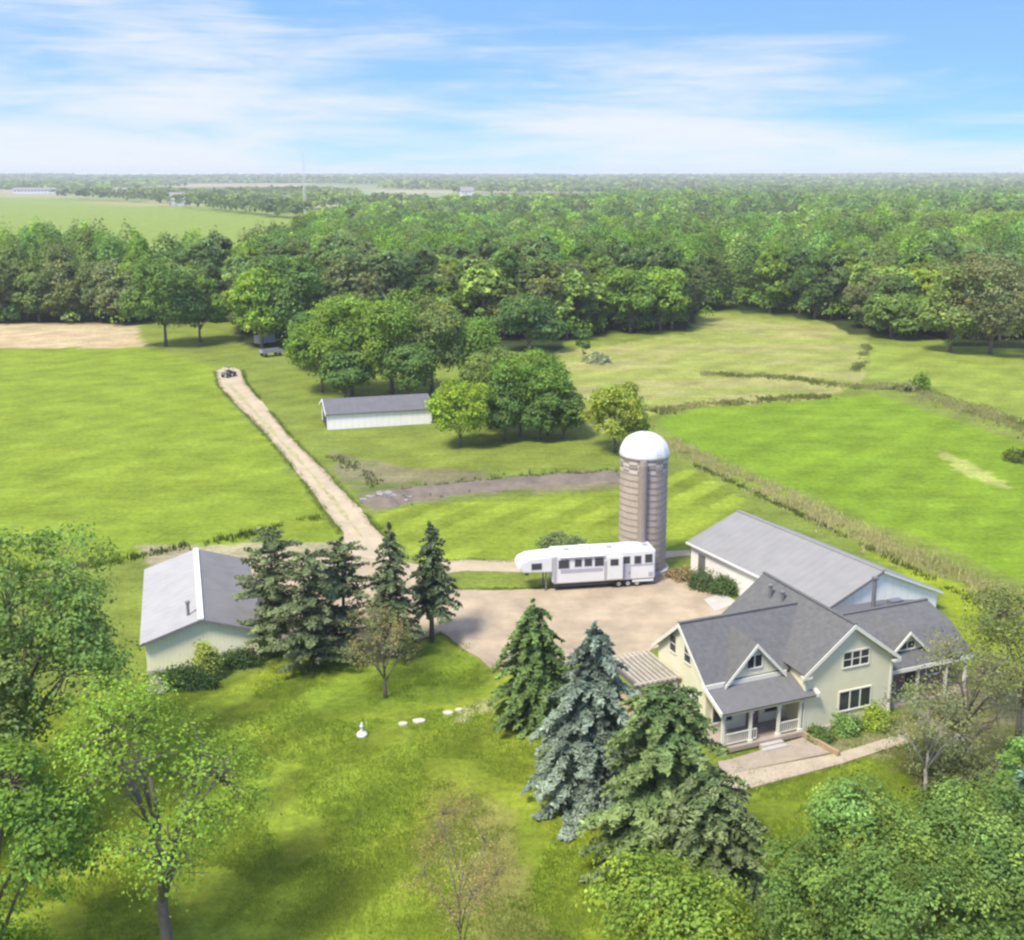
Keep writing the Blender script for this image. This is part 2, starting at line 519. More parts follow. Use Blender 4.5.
FOREST = [
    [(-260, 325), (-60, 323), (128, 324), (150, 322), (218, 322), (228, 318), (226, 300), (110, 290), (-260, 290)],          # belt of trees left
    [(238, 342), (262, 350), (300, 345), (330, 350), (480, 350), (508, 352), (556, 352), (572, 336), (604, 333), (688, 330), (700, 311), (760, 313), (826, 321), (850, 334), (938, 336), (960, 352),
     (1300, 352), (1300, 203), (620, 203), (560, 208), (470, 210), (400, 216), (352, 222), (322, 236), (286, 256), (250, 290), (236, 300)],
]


def build_ground():
    def axis(a, b, step, far, grow):
        mid = list(np.arange(a, b + .01, step))
        up, s, x = [], step, mid[-1]
        while x < far:
            s *= grow; x += s; up.append(x)
        dn, s, x = [], step, mid[0]
        while x > -far:
            s *= grow; x -= s; dn.append(x)
        return np.array(dn[::-1] + mid + up)
    xs = axis(-105, 120, .8, 42000, 1.10)
    ys = axis(38, 205, .7, 42000, 1.055)
    X, Y = np.meshgrid(xs, ys)
    sh = X.shape
    nx, ny = sh[1], sh[0]
    Xf, Yf = X.ravel(), Y.ravel()
    # ragged sample positions so that field edges are not ruled lines
    jx = Xf + (fbm(Xf / 5, Yf / 5, 3, 3) - .5) * 3.2
    jy = Yf + (fbm(Xf / 5, Yf / 5, 9, 3) - .5) * 3.2
    front = Yf > 8
    px = np.full(Xf.shape, -9e6); py = np.full(Xf.shape, -9e6)
    px[front], py[front] = to_px(jx[front], jy[front])
    col = np.zeros((len(Xf), 3)); col[:] = (.118, .16, .024)
    far = np.hypot(Xf, Yf)
    # patchwork of distant fields
    ang = R(17)
    fu = (Xf * math.cos(ang) + Yf * math.sin(ang)) / 420; fv = (-Xf * math.sin(ang) + Yf * math.cos(ang)) / 300
    pick = _hash(np.floor(fu), np.floor(fv), 5)
    pal = np.array([(.10, .17, .045), (.16, .19, .07), (.30, .27, .15), (.08, .13, .04), (.19, .2, .09), (.11, .18, .05)])
    fc = pal[(pick * 5.99).astype(int)]
    k = (far > 1250)
    col[k] = fc[k]

    def paint(poly, c, amt=1.0):
        k = in_poly(px, py, poly)
        col[k] = col[k] * (1 - amt) + np.array(c) * amt
        return k
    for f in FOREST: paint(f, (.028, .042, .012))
    # fields
    paint([(-300, 345), (150, 347), (212, 366), (218, 385), (240, 412), (300, 480), (332, 518), (348, 545), (150, 548), (100, 566), (-300, 592)], (.135, .195, .017))
    paint([(-300, 322), (100, 323), (134, 326), (142, 346), (110, 348), (-300, 347)], (.40, .325, .19))
    k = paint([(-300, 196), (60, 197), (170, 202), (312, 216), (330, 232), (290, 258), (250, 290), (200, 290), (-300, 290)], (.14, .20, .026))
    paint([(100, 200), (190, 201), (190, 207), (100, 206)], (.30, .27, .12), .8)
    paint([(-200, 190), (90, 191), (60, 198), (-200, 197)], (.3, .28, .16), .8)
    paint([(345, 190), (600, 196), (590, 201), (470, 203), (345, 205)], (.22, .25, .12), .6)
    k = paint([(655, 418), (690, 409), (870, 394), (915, 408), (1024, 445), (1300, 540), (1300, 700), (1024, 580), (690, 446)], (.115, .19, .012))
    # light swath through the right field
    paint([(930, 448), (945, 452), (1010, 480), (1010, 490), (960, 470)], (.24, .27, .07), .8)
    k = paint([(556, 352), (690, 333), (702, 312), (828, 324), (868, 340), (866, 384), (800, 400), (690, 406), (652, 412), (600, 436), (560, 400)], (.18, .215, .045))
    tanm = k & (fbm(Xf / 14, Yf / 7, 21, 4) > .53)
    col[tanm] = col[tanm] * .6 + np.array((.25, .22, .10)) * .4
    paint([(868, 345), (1300, 352), (1300, 520), (1024, 425), (930, 388), (868, 380)], (.15, .2, .028))
    paint([(372, 516), (450, 502), (620, 490), (692, 470), (748, 500), (690, 548), (560, 562), (460, 566), (410, 556)], (.142, .195, .018))
    paint([(330, 430), (600, 436), (640, 470), (600, 476), (420, 474), (350, 460)], (.125, .165, .024))
    k = paint([(328, 452), (420, 470), (520, 474), (622, 470), (622, 488), (500, 493), (424, 502), (376, 512), (340, 480)], (.19, .165, .105), .75)
    g = k & (fbm(Xf / 6, Yf / 4, 31, 4) > .55)
    col[g] = (.10, .135, .03)
    paint([(850, 548), (900, 560), (1100, 650), (1100, 720), (965, 660), (930, 590)], (.155, .21, .012))
    # lawns
    lawn = [(-300, 700), (150, 690), (270, 668), (440, 622), (492, 668), (560, 700), (640, 790), (900, 740), (1300, 700), (1300, 1500), (-300, 1500)]
    k = paint(lawn, (.122, .172, .015))
    brd = fbm(Xf / 9, Yf / 9, 41, 4)
    y = k & (brd > .5)
    w = np.clip((brd - .5) * 6, 0, 1)[:, None]
    col[y] = (col * (1 - w) + np.array((.165, .205, .018)) * w)[y]
    paint([(300, 660), (430, 640), (492, 672), (480, 700), (380, 715), (300, 720)], (.085, .145, .012), .5)  # tree shade painted into the lawn colour
    paint([(470, 900), (430, 830), (470, 790), (520, 820), (560, 940), (470, 960)], (.17, .16, .05), .55)
    # worn ground by the house front and under the right hand trees
    paint([(730, 790), (800, 745), (905, 715), (960, 720), (960, 745), (860, 756)], (.29, .25, .15), .7)
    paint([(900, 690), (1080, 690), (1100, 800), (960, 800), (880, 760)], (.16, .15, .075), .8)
    paint([(148, 560), (128, 545), (350, 540), (352, 556), (240, 560), (262, 630), (240, 640)], (.34, .29, .2), .75)
    paint([(280, 632), (350, 630), (360, 645), (290, 655)], (.36, .33, .26), .6)
    paint([(455, 712), (490, 700), (492, 712), (460, 722)], (.33, .31, .16), .7)
    col *= np.where(col[:, 1:2] > col[:, 0:1], np.array([[1.28, 1.22, 1.35]]), 1.0)
    # mowing lines, a few centimetres of lean in the cut grass
    lw = in_poly(px, py, lawn) | in_poly(px, py, [(372, 516), (450, 502), (620, 490), (692, 470), (748, 500), (690, 548), (560, 562), (460, 566), (410, 556)])
    col *= 1 + (lw * .30 * np.sign(np.sin((Xf * .82 - Yf * .57) * 2 * math.pi / 5.0)) * vnoise(Xf / 9, Yf / 9, 66))[:, None]
    st = np.sin((Xf * .78 - Yf * .62) * 2 * math.pi / 5.2 + 2 * fbm(Xf / 14, Yf / 14, 55, 2)) * .05
    col *= (1 + st[:, None] * (far < 330)[:, None])
    V = np.zeros((len(Xf), 3)); V[:, 0] = Xf; V[:, 1] = Yf
    V[:, 2] = (fbm(Xf / 11, Yf / 11, 77, 3) - .5) * .16 * np.clip((far - 90) / 60, 0, 1)
    V[:, 2] -= .05
    V[:, 2] += rise(Xf, Yf)
    i = np.arange(ny - 1)[:, None] * nx + np.arange(nx - 1)[None, :]
    F = np.stack([i, i + 1, i + nx + 1, i + nx], -1).reshape(-1, 4)
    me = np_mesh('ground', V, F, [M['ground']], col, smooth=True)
    o = obj_of('ground', me)
    tag(o, kind='structure')


build_ground()


def sheet(name, pix, m, z, jit=.35, step=.7, seed=1, hard=False):
    """a ground patch with ragged outline, its skirt set into the soil"""
    P = gpoly(pix)
    out = []
    for i in range(len(P)):
        a, b = Vector(P[i]), Vector(P[(i + 1) % len(P)])
        n = max(1, int((b - a).length / step))
        nn = Vector((-(b - a).y, (b - a).x)).normalized() if (b - a).length else Vector((0, 0))
        for q in range(n):
            p = a.lerp(b, q / n)
            if not hard:
                o = (float(fbm(p.x / 1.7, p.y / 1.7, seed, 3)) - .5) * 2 * jit + (float(vnoise(p.x / 8, p.y / 8, seed + 5)) - .5) * 2 * jit
                p = p + nn * o
            out.append((p.x, p.y))
    bm = bmesh.new()
    vs_ = [bm.verts.new((x, y, z)) for x, y in out]
    es = [bm.edges.new((vs_[i], vs_[(i + 1) % len(vs_)])) for i in range(len(vs_))]
    bmesh.ops.triangle_fill(bm, edges=es, use_beauty=True, use_dissolve=False)
    bmesh.ops.recalc_face_normals(bm, faces=bm.faces)
    if bm.faces and sum(f.normal.z for f in bm.faces) < 0: bmesh.ops.reverse_faces(bm, faces=bm.faces)
    lows = [bm.verts.new((x, y, z - .25)) for x, y in out]
    for i in range(len(vs_)):
        j = (i + 1) % len(vs_)
        try: bm.faces.new((vs_[i], lows[i], lows[j], vs_[j]))
        except ValueError: pass
    me = bpy.data.meshes.new(name); bm.to_mesh(me); bm.free()
    me.materials.append(m)
    o = obj_of(name, me)
    tag(o, kind='structure')
    return o


sheet('gravel_drive', [(216, 371), (228, 366), (240, 370), (246, 384), (262, 402), (290, 436), (330, 477), (366, 516), (388, 542), (402, 562), (352, 556), (340, 530), (322, 508), (298, 473), (262, 430), (234, 402), (219, 386)], M['drive'], .035, .22, seed=3)
sheet('gravel_yard', [(352, 557), (402, 561), (420, 566), (440, 573), (452, 590), (560, 588), (560, 578), (640, 574), (690, 570), (715, 590), (735, 612), (680, 640), (640, 655), (580, 660), (545, 662), (520, 668), (492, 667), (468, 650), (440, 632), (420, 640), (380, 640), (352, 640), (290, 645), (265, 640), (262, 615), (240, 562), (300, 556)], M['gravel'], .05, .35, seed=4)
sheet('gravel_path', [(418, 562), (470, 560), (520, 562), (640, 552), (690, 550), (692, 556), (640, 560), (520, 571), (468, 570), (440, 574)], M['drive'], .03, .25, seed=6)
sheet('paved_walk', [(722, 778), (742, 772), (838, 754), (905, 733), (912, 741), (842, 764), (745, 790), (720, 788)], M['walk'], .06, .08, hard=True)
sheet('front_patio', [(718, 762), (730, 760), (802, 738), (836, 752), (740, 772), (722, 778)], M['paver'], .05, .1, hard=True)
sheet('barn_apron', [(704, 600), (722, 594), (738, 603), (716, 612)], M['concrete'], .075, .15, seed=9)

sheet('drive_weeds', [(226, 384), (231, 384), (248, 402), (276, 433), (315, 475), (345, 512), (364, 536), (360, 538), (341, 513), (311, 476), (272, 434), (244, 403)], M['weeds'], .055, .3, .5, seed=12)
# bare earth bank across the paddock
def earth_bank():
    pts = [(372, 505), (398, 496), (430, 492), (480, 486), (540, 481), (600, 478), (622, 476)]
    P = [Vector(ground_at(*p)) for p in pts]
    rng = np.random.default_rng(5)
    V, F = [], []
    n = 0
    N = 90
    for i in range(N + 1):
        t = i / N * (len(P) - 1); k = min(int(t), len(P) - 2)
        c = P[k].lerp(P[k + 1], t - k); d = (P[k + 1] - P[k]).normalized(); nn = Vector((-d.y, d.x, 0))
        hh = (.35 + .55 * float(vnoise(i / 5., 3, 8))) * min(1, i / 6, (N - i) / 6)
        for s, z in ((-2.6, -.1), (-1.5, .45), (-.5, .95), (.5, .9), (1.6, .4), (2.8, -.1)):
            p = c + nn * (s + (rng.random() - .5) * .5); V.append((p.x, p.y, z * hh + (rng.random() - .5) * .08 - .03))
    for i in range(N):
        for k in range(5):
            a = i * 6 + k; F.append((a, a + 1, a + 7, a + 6))
    me = np_mesh('earth_bank', np.array(V), np.array(F), [M['earth']], smooth=True)
    tag(obj_of('earth_bank', me), kind='structure')


earth_bank()


# ------------------------------------------------------------------ buildings
def window(parent, wall, c, w, h, z, n_panes=1, rows=1, name='window'):
    """wall: ('y', y0) faces -y, ('x', x0) faces -x; c = centre along the wall, z = sill"""
    fr, gl = MB(), MB()
    ax, w0 = wall
    t = .09

    def bx(mb, a0, a1, d0, d1, z0, z1):
        if ax == 'y': mb.box(a0, a1, w0 - d1, w0 - d0, z0, z1)
        else: mb.box(w0 - d1, w0 - d0, a0, a1, z0, z1)
    bx(fr, c - w / 2 - t, c - w / 2, -.05, .06, z - t, z + h + t)
    bx(fr, c + w / 2, c + w / 2 + t, -.05, .06, z - t, z + h + t)
    bx(fr, c - w / 2, c + w / 2, -.05, .06, z + h, z + h + t)
    bx(fr, c - w / 2, c + w / 2, -.05, .09, z - t, z)
    for i in range(1, n_panes):
        x = c - w / 2 + w * i / n_panes
        bx(fr, x - .045, x + .045, -.05, .05, z, z + h)
    for i in range(1, rows):
        q = z + h * i / rows
        bx(fr, c - w / 2, c + w / 2, -.05, .04, q - .025, q + .025)
    bx(gl, c - w / 2, c + w / 2, -.04, .015, z, z + h)
    o = fr.build(name, M['trim'], parent)
    gl.build('pane', M['glass'], o)
    return o


HX, HY, HTH = 19.52, 67.97, R(22.1)


def build_house():
    root = empty('farmhouse', (HX, HY, 0), HTH)
    tag(root, 'cream two storey farmhouse with dark shingle gables and a front porch', 'house')
    W, PK, EZ, RZ, BB = 7.24, 3.55, 4.75, 7.45, 9.8
    AL, BF, BR, EZ2, RZ2 = -6.42, 1.94, 5.12, 4.36, 7.0
    BK = 2 * BR - BF
    # wing
    MB().prism([(0, 0), (W, 0), (W, EZ), (PK, RZ - .12), (0, EZ)], 'y', 0, BB).build('wall', M['siding'], root)
    MB().box(-.04, W + .04, -.04, BB + .04, -.1, .3).build('foundation', M['concrete'], root)
    o = .38
    sl, sr = (RZ - EZ) / PK, (RZ - EZ) / (W - PK)
    rf = MB()
    y0, y1 = -.4, BB + .3
    rf.slab([(-o, y0, EZ - o * sl + .1), (PK, y0, RZ + .1), (PK, y1, RZ + .1), (-o, y1, EZ - o * sl + .1)], .14)
    rf.slab([(PK, y0, RZ + .102), (W + o, y0, EZ - o * sr + .1), (W + o, y1, EZ - o * sr + .1), (PK, y1, RZ + .102)], .14)
    roof = rf.build('roof', M['shingle'], root)
    MB().box(PK - .12, PK + .12, y0, y1, RZ + .05, RZ + .17).build('ridge_cap', M['shingle'], roof)
    rk = MB()
    rk.prism([(-o, EZ - o * sl - .22), (PK, RZ - .22), (PK, RZ + .08), (-o, EZ - o * sl + .08)], 'y', y0 - .05, y0 + .02)
    rk.prism([(PK, RZ - .22), (W + o, EZ - o * sr - .22), (W + o, EZ - o * sr + .08), (PK, RZ + .08)], 'y', y0 - .05, y0 + .02)
    rk.box(-o, .25, y0 - .04, 0, EZ - o * sl - .24, EZ - o * sl - .08)
    rk.box(W - .25, W + o, y0 - .04, 0, EZ - o * sr - .24, EZ - o * sr - .08)
    rk.build('rake_trim', M['trim'], root)
    MB().box(-.03, .12, -.05, .1, .3, EZ - .2).build('corner_trim', M['trim'], root)
    MB().box(W - .12, W + .03, -.05, .1, .3, EZ - .2).build('corner_trim', M['trim'], root)
    window(root, ('y', 0), 4.1, 2.1, 1.05, 4.35, 3, 2)
    window(root, ('y', 0), 4.2, 2.6, 1.35, 1.2, 3, 1)
    # main block
    MB().prism([(BF, 0), (BK, 0), (BK, EZ2), (BR, RZ2 - .12), (BF, EZ2)], 'x', AL, .06).build('wall', M['siding'], root)
    MB().box(AL - .04, -.05, BF - .04, BK + .04, -.1, .32).build('foundation', M['concrete'], root)
    s2 = (RZ2 - EZ2) / (BR - BF)
    x0, x1 = AL - .35, 2.9
    rf = MB()
    rf.slab([(x0, BF - o, EZ2 - o * s2 + .1), (x1, BF - o, EZ2 - o * s2 + .1), (x1, BR, RZ2 + .1), (x0, BR, RZ2 + .1)], .14)
    rf.slab([(x0, BR, RZ2 + .102), (x1, BR, RZ2 + .102), (x1, BK + o, EZ2 - o * s2 + .1), (x0, BK + o, EZ2 - o * s2 + .1)], .14)
    roof = rf.build('roof', M['shingle'], root)
    MB().box(x0, x1, BR - .12, BR + .12, RZ2 + .05, RZ2 + .17).build('ridge_cap', M['shingle'], roof)
    rk = MB()
    rk.prism([(BF - o, EZ2 - o * s2 - .24), (BR, RZ2 - .24), (BR, RZ2 + .08), (BF - o, EZ2 - o * s2 + .08)], 'x', x0 - .05, x0 + .02)
    rk.prism([(BR, RZ2 - .24), (BK + o, EZ2 - o * s2 - .24), (BK + o, EZ2 - o * s2 + .08), (BR, RZ2 + .08)], 'x', x0 - .05, x0 + .02)
    rk.build('rake_trim', M['trim'], root)
    MB().box(x0, -.4, BF - o - .08, BF - o + .02, EZ2 - o * s2 - .24, EZ2 - o * s2 + .09).build('eave_fascia', M['trim'], root)
    window(root, ('x', AL), 4.35, .8, 1.2, 4.5, 1, 2)
    window(root, ('x', AL), 6.3, .8, 1.2, 4.5, 1, 2)
    window(root, ('x', AL), 3.2, .9, 1.5, 1.2, 1, 2)
    window(root, ('x', AL), 6.6, .9, 1.5, 1.2, 1, 2)
    # front gable dormer
    d0, d1, dp = -5.1, -.85, 6.45
    dc = (d0 + d1) / 2; dy = BF - .34; bz = EZ2 - .15
    dw = MB().prism([(d0, bz), (d1, bz), (dc, dp - .08)], 'y', dy, dy + 2.5).build('dormer', M['siding'], root)
    ds = (dp - bz) / (dc - d0)
    dr = MB(); e = .3; yb = BR - .6
    dr.slab([(d0 - e, dy - .3, bz - e * ds + .1), (dc, dy - .3, dp + .1), (dc, yb, dp + .1), (d0 - e, yb, bz - e * ds + .1)], .12)
    dr.slab([(dc, dy - .3, dp + .102), (d1 + e, dy - .3, bz - e * ds + .1), (d1 + e, yb, bz - e * ds + .1), (dc, yb, dp + .102)], .12)
    dr.build('dormer_roof', M['shingle'], dw)
    rk = MB()
    rk.prism([(d0 - e, bz - e * ds - .18), (dc, dp - .18), (dc, dp + .09), (d0 - e, bz - e * ds + .09)], 'y', dy - .36, dy - .28)
    rk.prism([(dc, dp - .18), (d1 + e, bz - e * ds - .18), (d1 + e, bz - e * ds + .09), (dc, dp + .09)], 'y', dy - .36, dy - .28)
    rk.build('dormer_trim', M['trim'], dw)
    window(dw, ('y', dy), dc, 1.15, .85, bz + .55, 2, 1, name='dormer_window')
    # porch
    pz1, pz0, pyb, pyf, pxl, pxr = 4.02, 3.05, BF - .02, -.5, AL - .3, .62
    pr = MB().slab([(pxl, pyf, pz0), (pxr, pyf, pz0), (pxr, pyb, pz1), (pxl, pyb, pz1)], .12).build('porch_roof', M['porch_shingle'], root)
    ft = MB()
    ft.box(pxl - .02, pxr + .02, pyb - .1, pyb + .03, pz1 - .02, pz1 + .26)
    sp_ = (pz1 - pz0) / (pyb - pyf)
    ft.prism([(pyf - .03, pz0 - .16), (pyb, pz1 - .16), (pyb, pz1 + .12), (pyf - .03, pz0 + .12)], 'x', pxr + .005, pxr + .26)
    ft.prism([(pyf - .03, pz0 - .16), (pyb, pz1 - .16), (pyb, pz1 + .12), (pyf - .03, pz0 + .12)], 'x', pxl - .13, pxl - .005)
    ft.build('fascia', M['trim'], pr)
    MB().box(AL, -.05, -.12, .1, 2.62, 2.98).build('porch_beam', M['siding'], root)
    MB().box(AL - .1, -.05, -.25, BF - .06, .1, .42).build('porch_deck', M['paver'], root)
    st = MB(); st.box(-3.6, -1.9, -.6, -.27, -.05, .26); st.box(-3.7, -1.8, -.95, -.6, -.05, .13)
    st.build('porch_step', M['concrete'], root)
    for x in (AL + .1, -4.2, -2.0, -.3):
        m_ = MB(); m_.box(x - .09, x + .09, -.1, .08, .42, 2.64); m_.box(x - .15, x + .15, -.16, .14, .42, .6); m_.box(x - .14, x + .14, -.15, .13, 2.46, 2.62)
        m_.build('porch_post', M['trim'], root)
    for xa, xb in ((AL + .2, -4.3), (-4.1, -3.7), (-1.9, -.4)):
        r_ = MB(); r_.box(xa, xb, -.04, .03, 1.22, 1.3); r_.box(xa, xb, -.03, .02, .56, .62)
        n = max(2, int((xb - xa) / .16))
        for i in range(n + 1):
            x = xa + (xb - xa) * i / n; r_.box(x - .02, x + .02, -.025, .015, .6, 1.24)
        r_.build('porch_railing', M['trim'], root)
    dr_ = MB(); dr_.box(-3.2, -2.25, BF - .07, BF, .42, 2.5)
    d_ = dr_.build('front_door', M['brick'], root)
    MB().box(-2.42, -2.34, BF - .14, BF - .07, 1.35, 1.47).build('handle', M['metalgrey'], d_)
    window(root, ('y', BF), -5.1, 1.5, 1.3, 1.1, 2, 1)
    window(root, ('y', BF), -1.2, 1.1, 1.3, 1.1, 1, 2)
    # roof stacks
    for x, y, h in ((2.4, 7.6, .95), (2.6, 6.4, .7)):
        z = EZ + x * sl
        MB().lathe([(.13, z - .2), (.13, z + h), (.2, z + h + .02), (.2, z + h + .12), (.05, z + h + .2)], 10, x, y).build('vent_pipe', M['metalgrey'], roof)
    # side porch on the left, flat roof on white posts with a slatted top
    ax0, ax1, ay0, ay1, az = AL - 3.4, AL - .07, 5.2, 9.4, 2.75
    sp = MB().box(ax0, ax1, ay0, ay1, az, az + .3).build('side_porch_roof', M['metalgrey'], root)
    pg = MB()
    for i in range(9):
        x = ax0 + .15 + i * (ax1 - ax0 - .3) / 8; pg.box(x - .06, x + .06, ay0 - .3, ay1 + .2, az + .34, az + .52)
    pg.box(ax0 - .2, ax1, ay0 - .05, ay0 + .08, az + .3, az + .42); pg.box(ax0 - .2, ax1, ay1 - .2, ay1 - .06, az + .3, az + .42)
    pg.build('pergola_slats', M['oldwood'], sp)
    for x, y in ((ax0 + .2, ay0 + .15), (ax0 + 1.7, ay0 + .15), (ax1 - .3, ay0 + .15), (ax0 + .2, ay1 - .2)):
        MB().box(x - .14, x + .14, y - .14, y + .14, .2, az).build('side_porch_post', M['white'], root)
    MB().box(ax0 - .1, ax1, ay0 - .1, ay1 + .1, -.1, .22).build('side_porch_deck', M['wood'], root)
    window(root, ('x', AL), 7.6, .9, 1.3, 1.2, 1, 2)
    # right block with a broken roof slope, a gable dormer and a recessed porch
    gx0, gx1, gf, gb = W + .06, 15.2, 2.6, 10.4
    er, es, ee = (5.9, 5.15), (3.3, 4.4), (.85, 2.85)      # (y, z) of ridge, break and eave
    MB().prism([(gf, 0), (gb, 0), (gb, 3.3), (er[0], er[1] - .15), (es[0], es[1] - .15), (gf, 3.75)], 'x', gx0, gx1).build('wall', M['siding'], root)
    rf = MB(); xo = gx1 + .35; xi = gx0 - .02
    rf.slab([(xi, es[0], es[1]), (xo, es[0], es[1]), (xo, er[0], er[1]), (xi, er[0], er[1])], .14)
    rf.slab([(xi, ee[0], ee[1]), (xo, ee[0], ee[1]), (xo, es[0], es[1] + .002), (xi, es[0], es[1] + .002)], .14)
    rf.slab([(xi, er[0], er[1] + .002), (xo, er[0], er[1] + .002), (xo, gb + .4, 3.3), (xi, gb + .4, 3.3)], .14)
    r2 = rf.build('roof', M['shingle'], root)
    MB().box(xi, xo, er[0] - .13, er[0] + .13, er[1] - .02, er[1] + .09).build('ridge_cap', M['shingle'], r2)
    fs = MB(); fs.box(xi + .3, xo, ee[0] - .06, ee[0] + .03, ee[1] - .3, ee[1] - .02)
    fs.prism([(ee[0], ee[1] - .3), (es[0], es[1] - .3), (es[0], es[1] - .1), (ee[0], ee[1] - .1)], 'x', xo - .02, xo + .05)
    fs.prism([(es[0], es[1] - .3), (er[0], er[1] - .3), (er[0], er[1] - .1), (es[0], es[1] - .1)], 'x', xo - .02, xo + .05)
    fs.build('fascia', M['trim'], r2)
    g0, g1, gz, gp_, gy = 8.6, 11.8, 3.6, 5.1, 1.9
    gc = (g0 + g1) / 2
    gd = MB().prism([(g0 + .15, gz), (g1 - .15, gz), (gc, gp_ - .12)], 'y', gy, gy + 2.6).build('dormer', M['siding'], root)
    gs = (gp_ - gz) / (gc - g0)
    q = MB()
    q.slab([(g0 - .15, gy - .3, gz - .15 * gs), (gc, gy - .3, gp_), (gc, gy + 3.4, gp_), (g0 - .15, gy + 3.4, gz - .15 * gs)], .12)
    q.slab([(gc, gy - .3, gp_ + .002), (g1 + .15, gy - .3, gz - .15 * gs), (g1 + .15, gy + 3.4, gz - .15 * gs), (gc, gy + 3.4, gp_ + .002)], .12)
    q.build('dormer_roof', M['shingle'], gd)
    q = MB()
    q.prism([(g0 - .2, gz - .2 * gs - .2), (gc, gp_ - .22), (gc, gp_ + .02), (g0 - .2, gz - .2 * gs + .04)], 'y', gy - .36, gy - .28)
    q.prism([(gc, gp_ - .22), (g1 + .2, gz - .2 * gs - .2), (g1 + .2, gz - .2 * gs + .04), (gc, gp_ + .02)], 'y', gy - .36, gy - .28)
    q.build('dormer_trim', M['trim'], gd)
    window(gd, ('y', gy), gc, 1.3, .55, gz + .12, 2, 1, name='dormer_window')
    for x in (W + .9, 10.6, 13.2, 15.0):
        MB().box(x - .09, x + .09, ee[0] + .12, ee[0] + .3, .1, ee[1] - .2).build('porch_post', M['trim'], root)
    MB().box(W + .08, gx1, ee[0] - .1, gf - .02, -.1, .14).build('porch_deck', M['paver'], root)
    MB().box(gx0 + .3, gx1 - .05, gf - .06, gf - .005, .14, 2.6).build('lower_wall', M['brick'], root)
    window(root, ('y', gf - .06), 9.0, 1.2, 1.1, 1.0, 2, 1)
    d2 = MB().box(10.9, 11.85, gf - .12, gf - .06, .16, 2.3).build('back_door', M['dark'], root)
    MB().box(11.7, 11.78, gf - .19, gf - .12, 1.15, 1.25).build('handle', M['metalgrey'], d2)
    window(root, ('y', gf - .06), 13.4, 1.2, 1.1, 1.0, 2, 1)
    # flue on the right block
    MB().lathe([(.17, 4.6), (.17, 7.0), (.25, 7.02), (.25, 7.16), (.08, 7.22)], 12, 11.4, 7.0).build('chimney_pipe', M['metalgrey'], root)
    MB().box(12.4, 13.5, 6.1, 6.7, 4.9, 5.35).build('roof_vent', M['metalgrey'], root)
    return root


build_house()


def build_barn():
    e = ground_at(828, 605, 3.0)
    root = empty('pole_barn', (e[0], e[1], 0), R(28))
    tag(root, 'long white pole barn with a grey metal roof behind the farmhouse', 'barn')
    HW, EZ, RZ, L, WR, ZR = 5.7, 3.0, 5.05, 18.0, 12.6, 2.05
    MB().prism([(0, 0), (WR, 0), (WR, ZR - .1), (HW, RZ - .12), (0, EZ - .1)], 'y', 0, L).build('wall', M['whitemetal'], root)
    sl, sr = (RZ - EZ) / HW, (RZ - ZR) / (WR - HW)
    rf = MB(); o = .35
    rf.slab([(-o, -.3, EZ - o * sl), (HW, -.3, RZ), (HW, L + .3, RZ), (-o, L + .3, EZ - o * sl)], .1)
    rf.slab([(HW, -.3, RZ + .002), (WR + o, -.3, ZR - o * sr), (WR + o, L + .3, ZR - o * sr), (HW, L + .3, RZ + .002)], .1)
    r = rf.build('roof', M['barnroof'], root)
    MB().box(HW - .18, HW + .18, -.32, L + .32, RZ - .05, RZ + .06).build('ridge_cap', M['barnroof'], r)
    tr = MB()
    tr.prism([(-o, EZ - o * sl - .24), (HW, RZ - .24), (HW, RZ - .03), (-o, EZ - o * sl - .03)], 'y', -.36, -.3)
    tr.build('rake_trim', M['metalgrey'], root)  # left trim coloured dark to stand for the rake overhang's shadow
    MB().prism([(HW, RZ - .24), (WR + o, ZR - o * sr - .24), (WR + o, ZR - o * sr - .03), (HW, RZ - .03)], 'y', -.36, -.3).build('rake_trim', M['white'], root)
    MB().box(-o - .1, -o + .02, -.3, L + .3, EZ - o * sl - .2, EZ - o * sl - .02).build('gutter', M['white'], root)
    d = MB().box(-.07, -.003, L - 2.2, L - 1.2, 0.05, 2.1).build('side_door', M['metalgrey'], root)
    MB().box(-.14, -.07, L - 1.38, L - 1.3, 1.0, 1.1).build('handle', M['dark'], d)
    b = MB().box(-.08, -.003, 3.5, 7.5, .05, 2.55).build('sliding_door', M['white'], root)
    MB().box(-.14, -.003, 3.2, 11.8, 2.58, 2.7).build('door_track', M['metalgrey'], root)
    return root


build_barn()


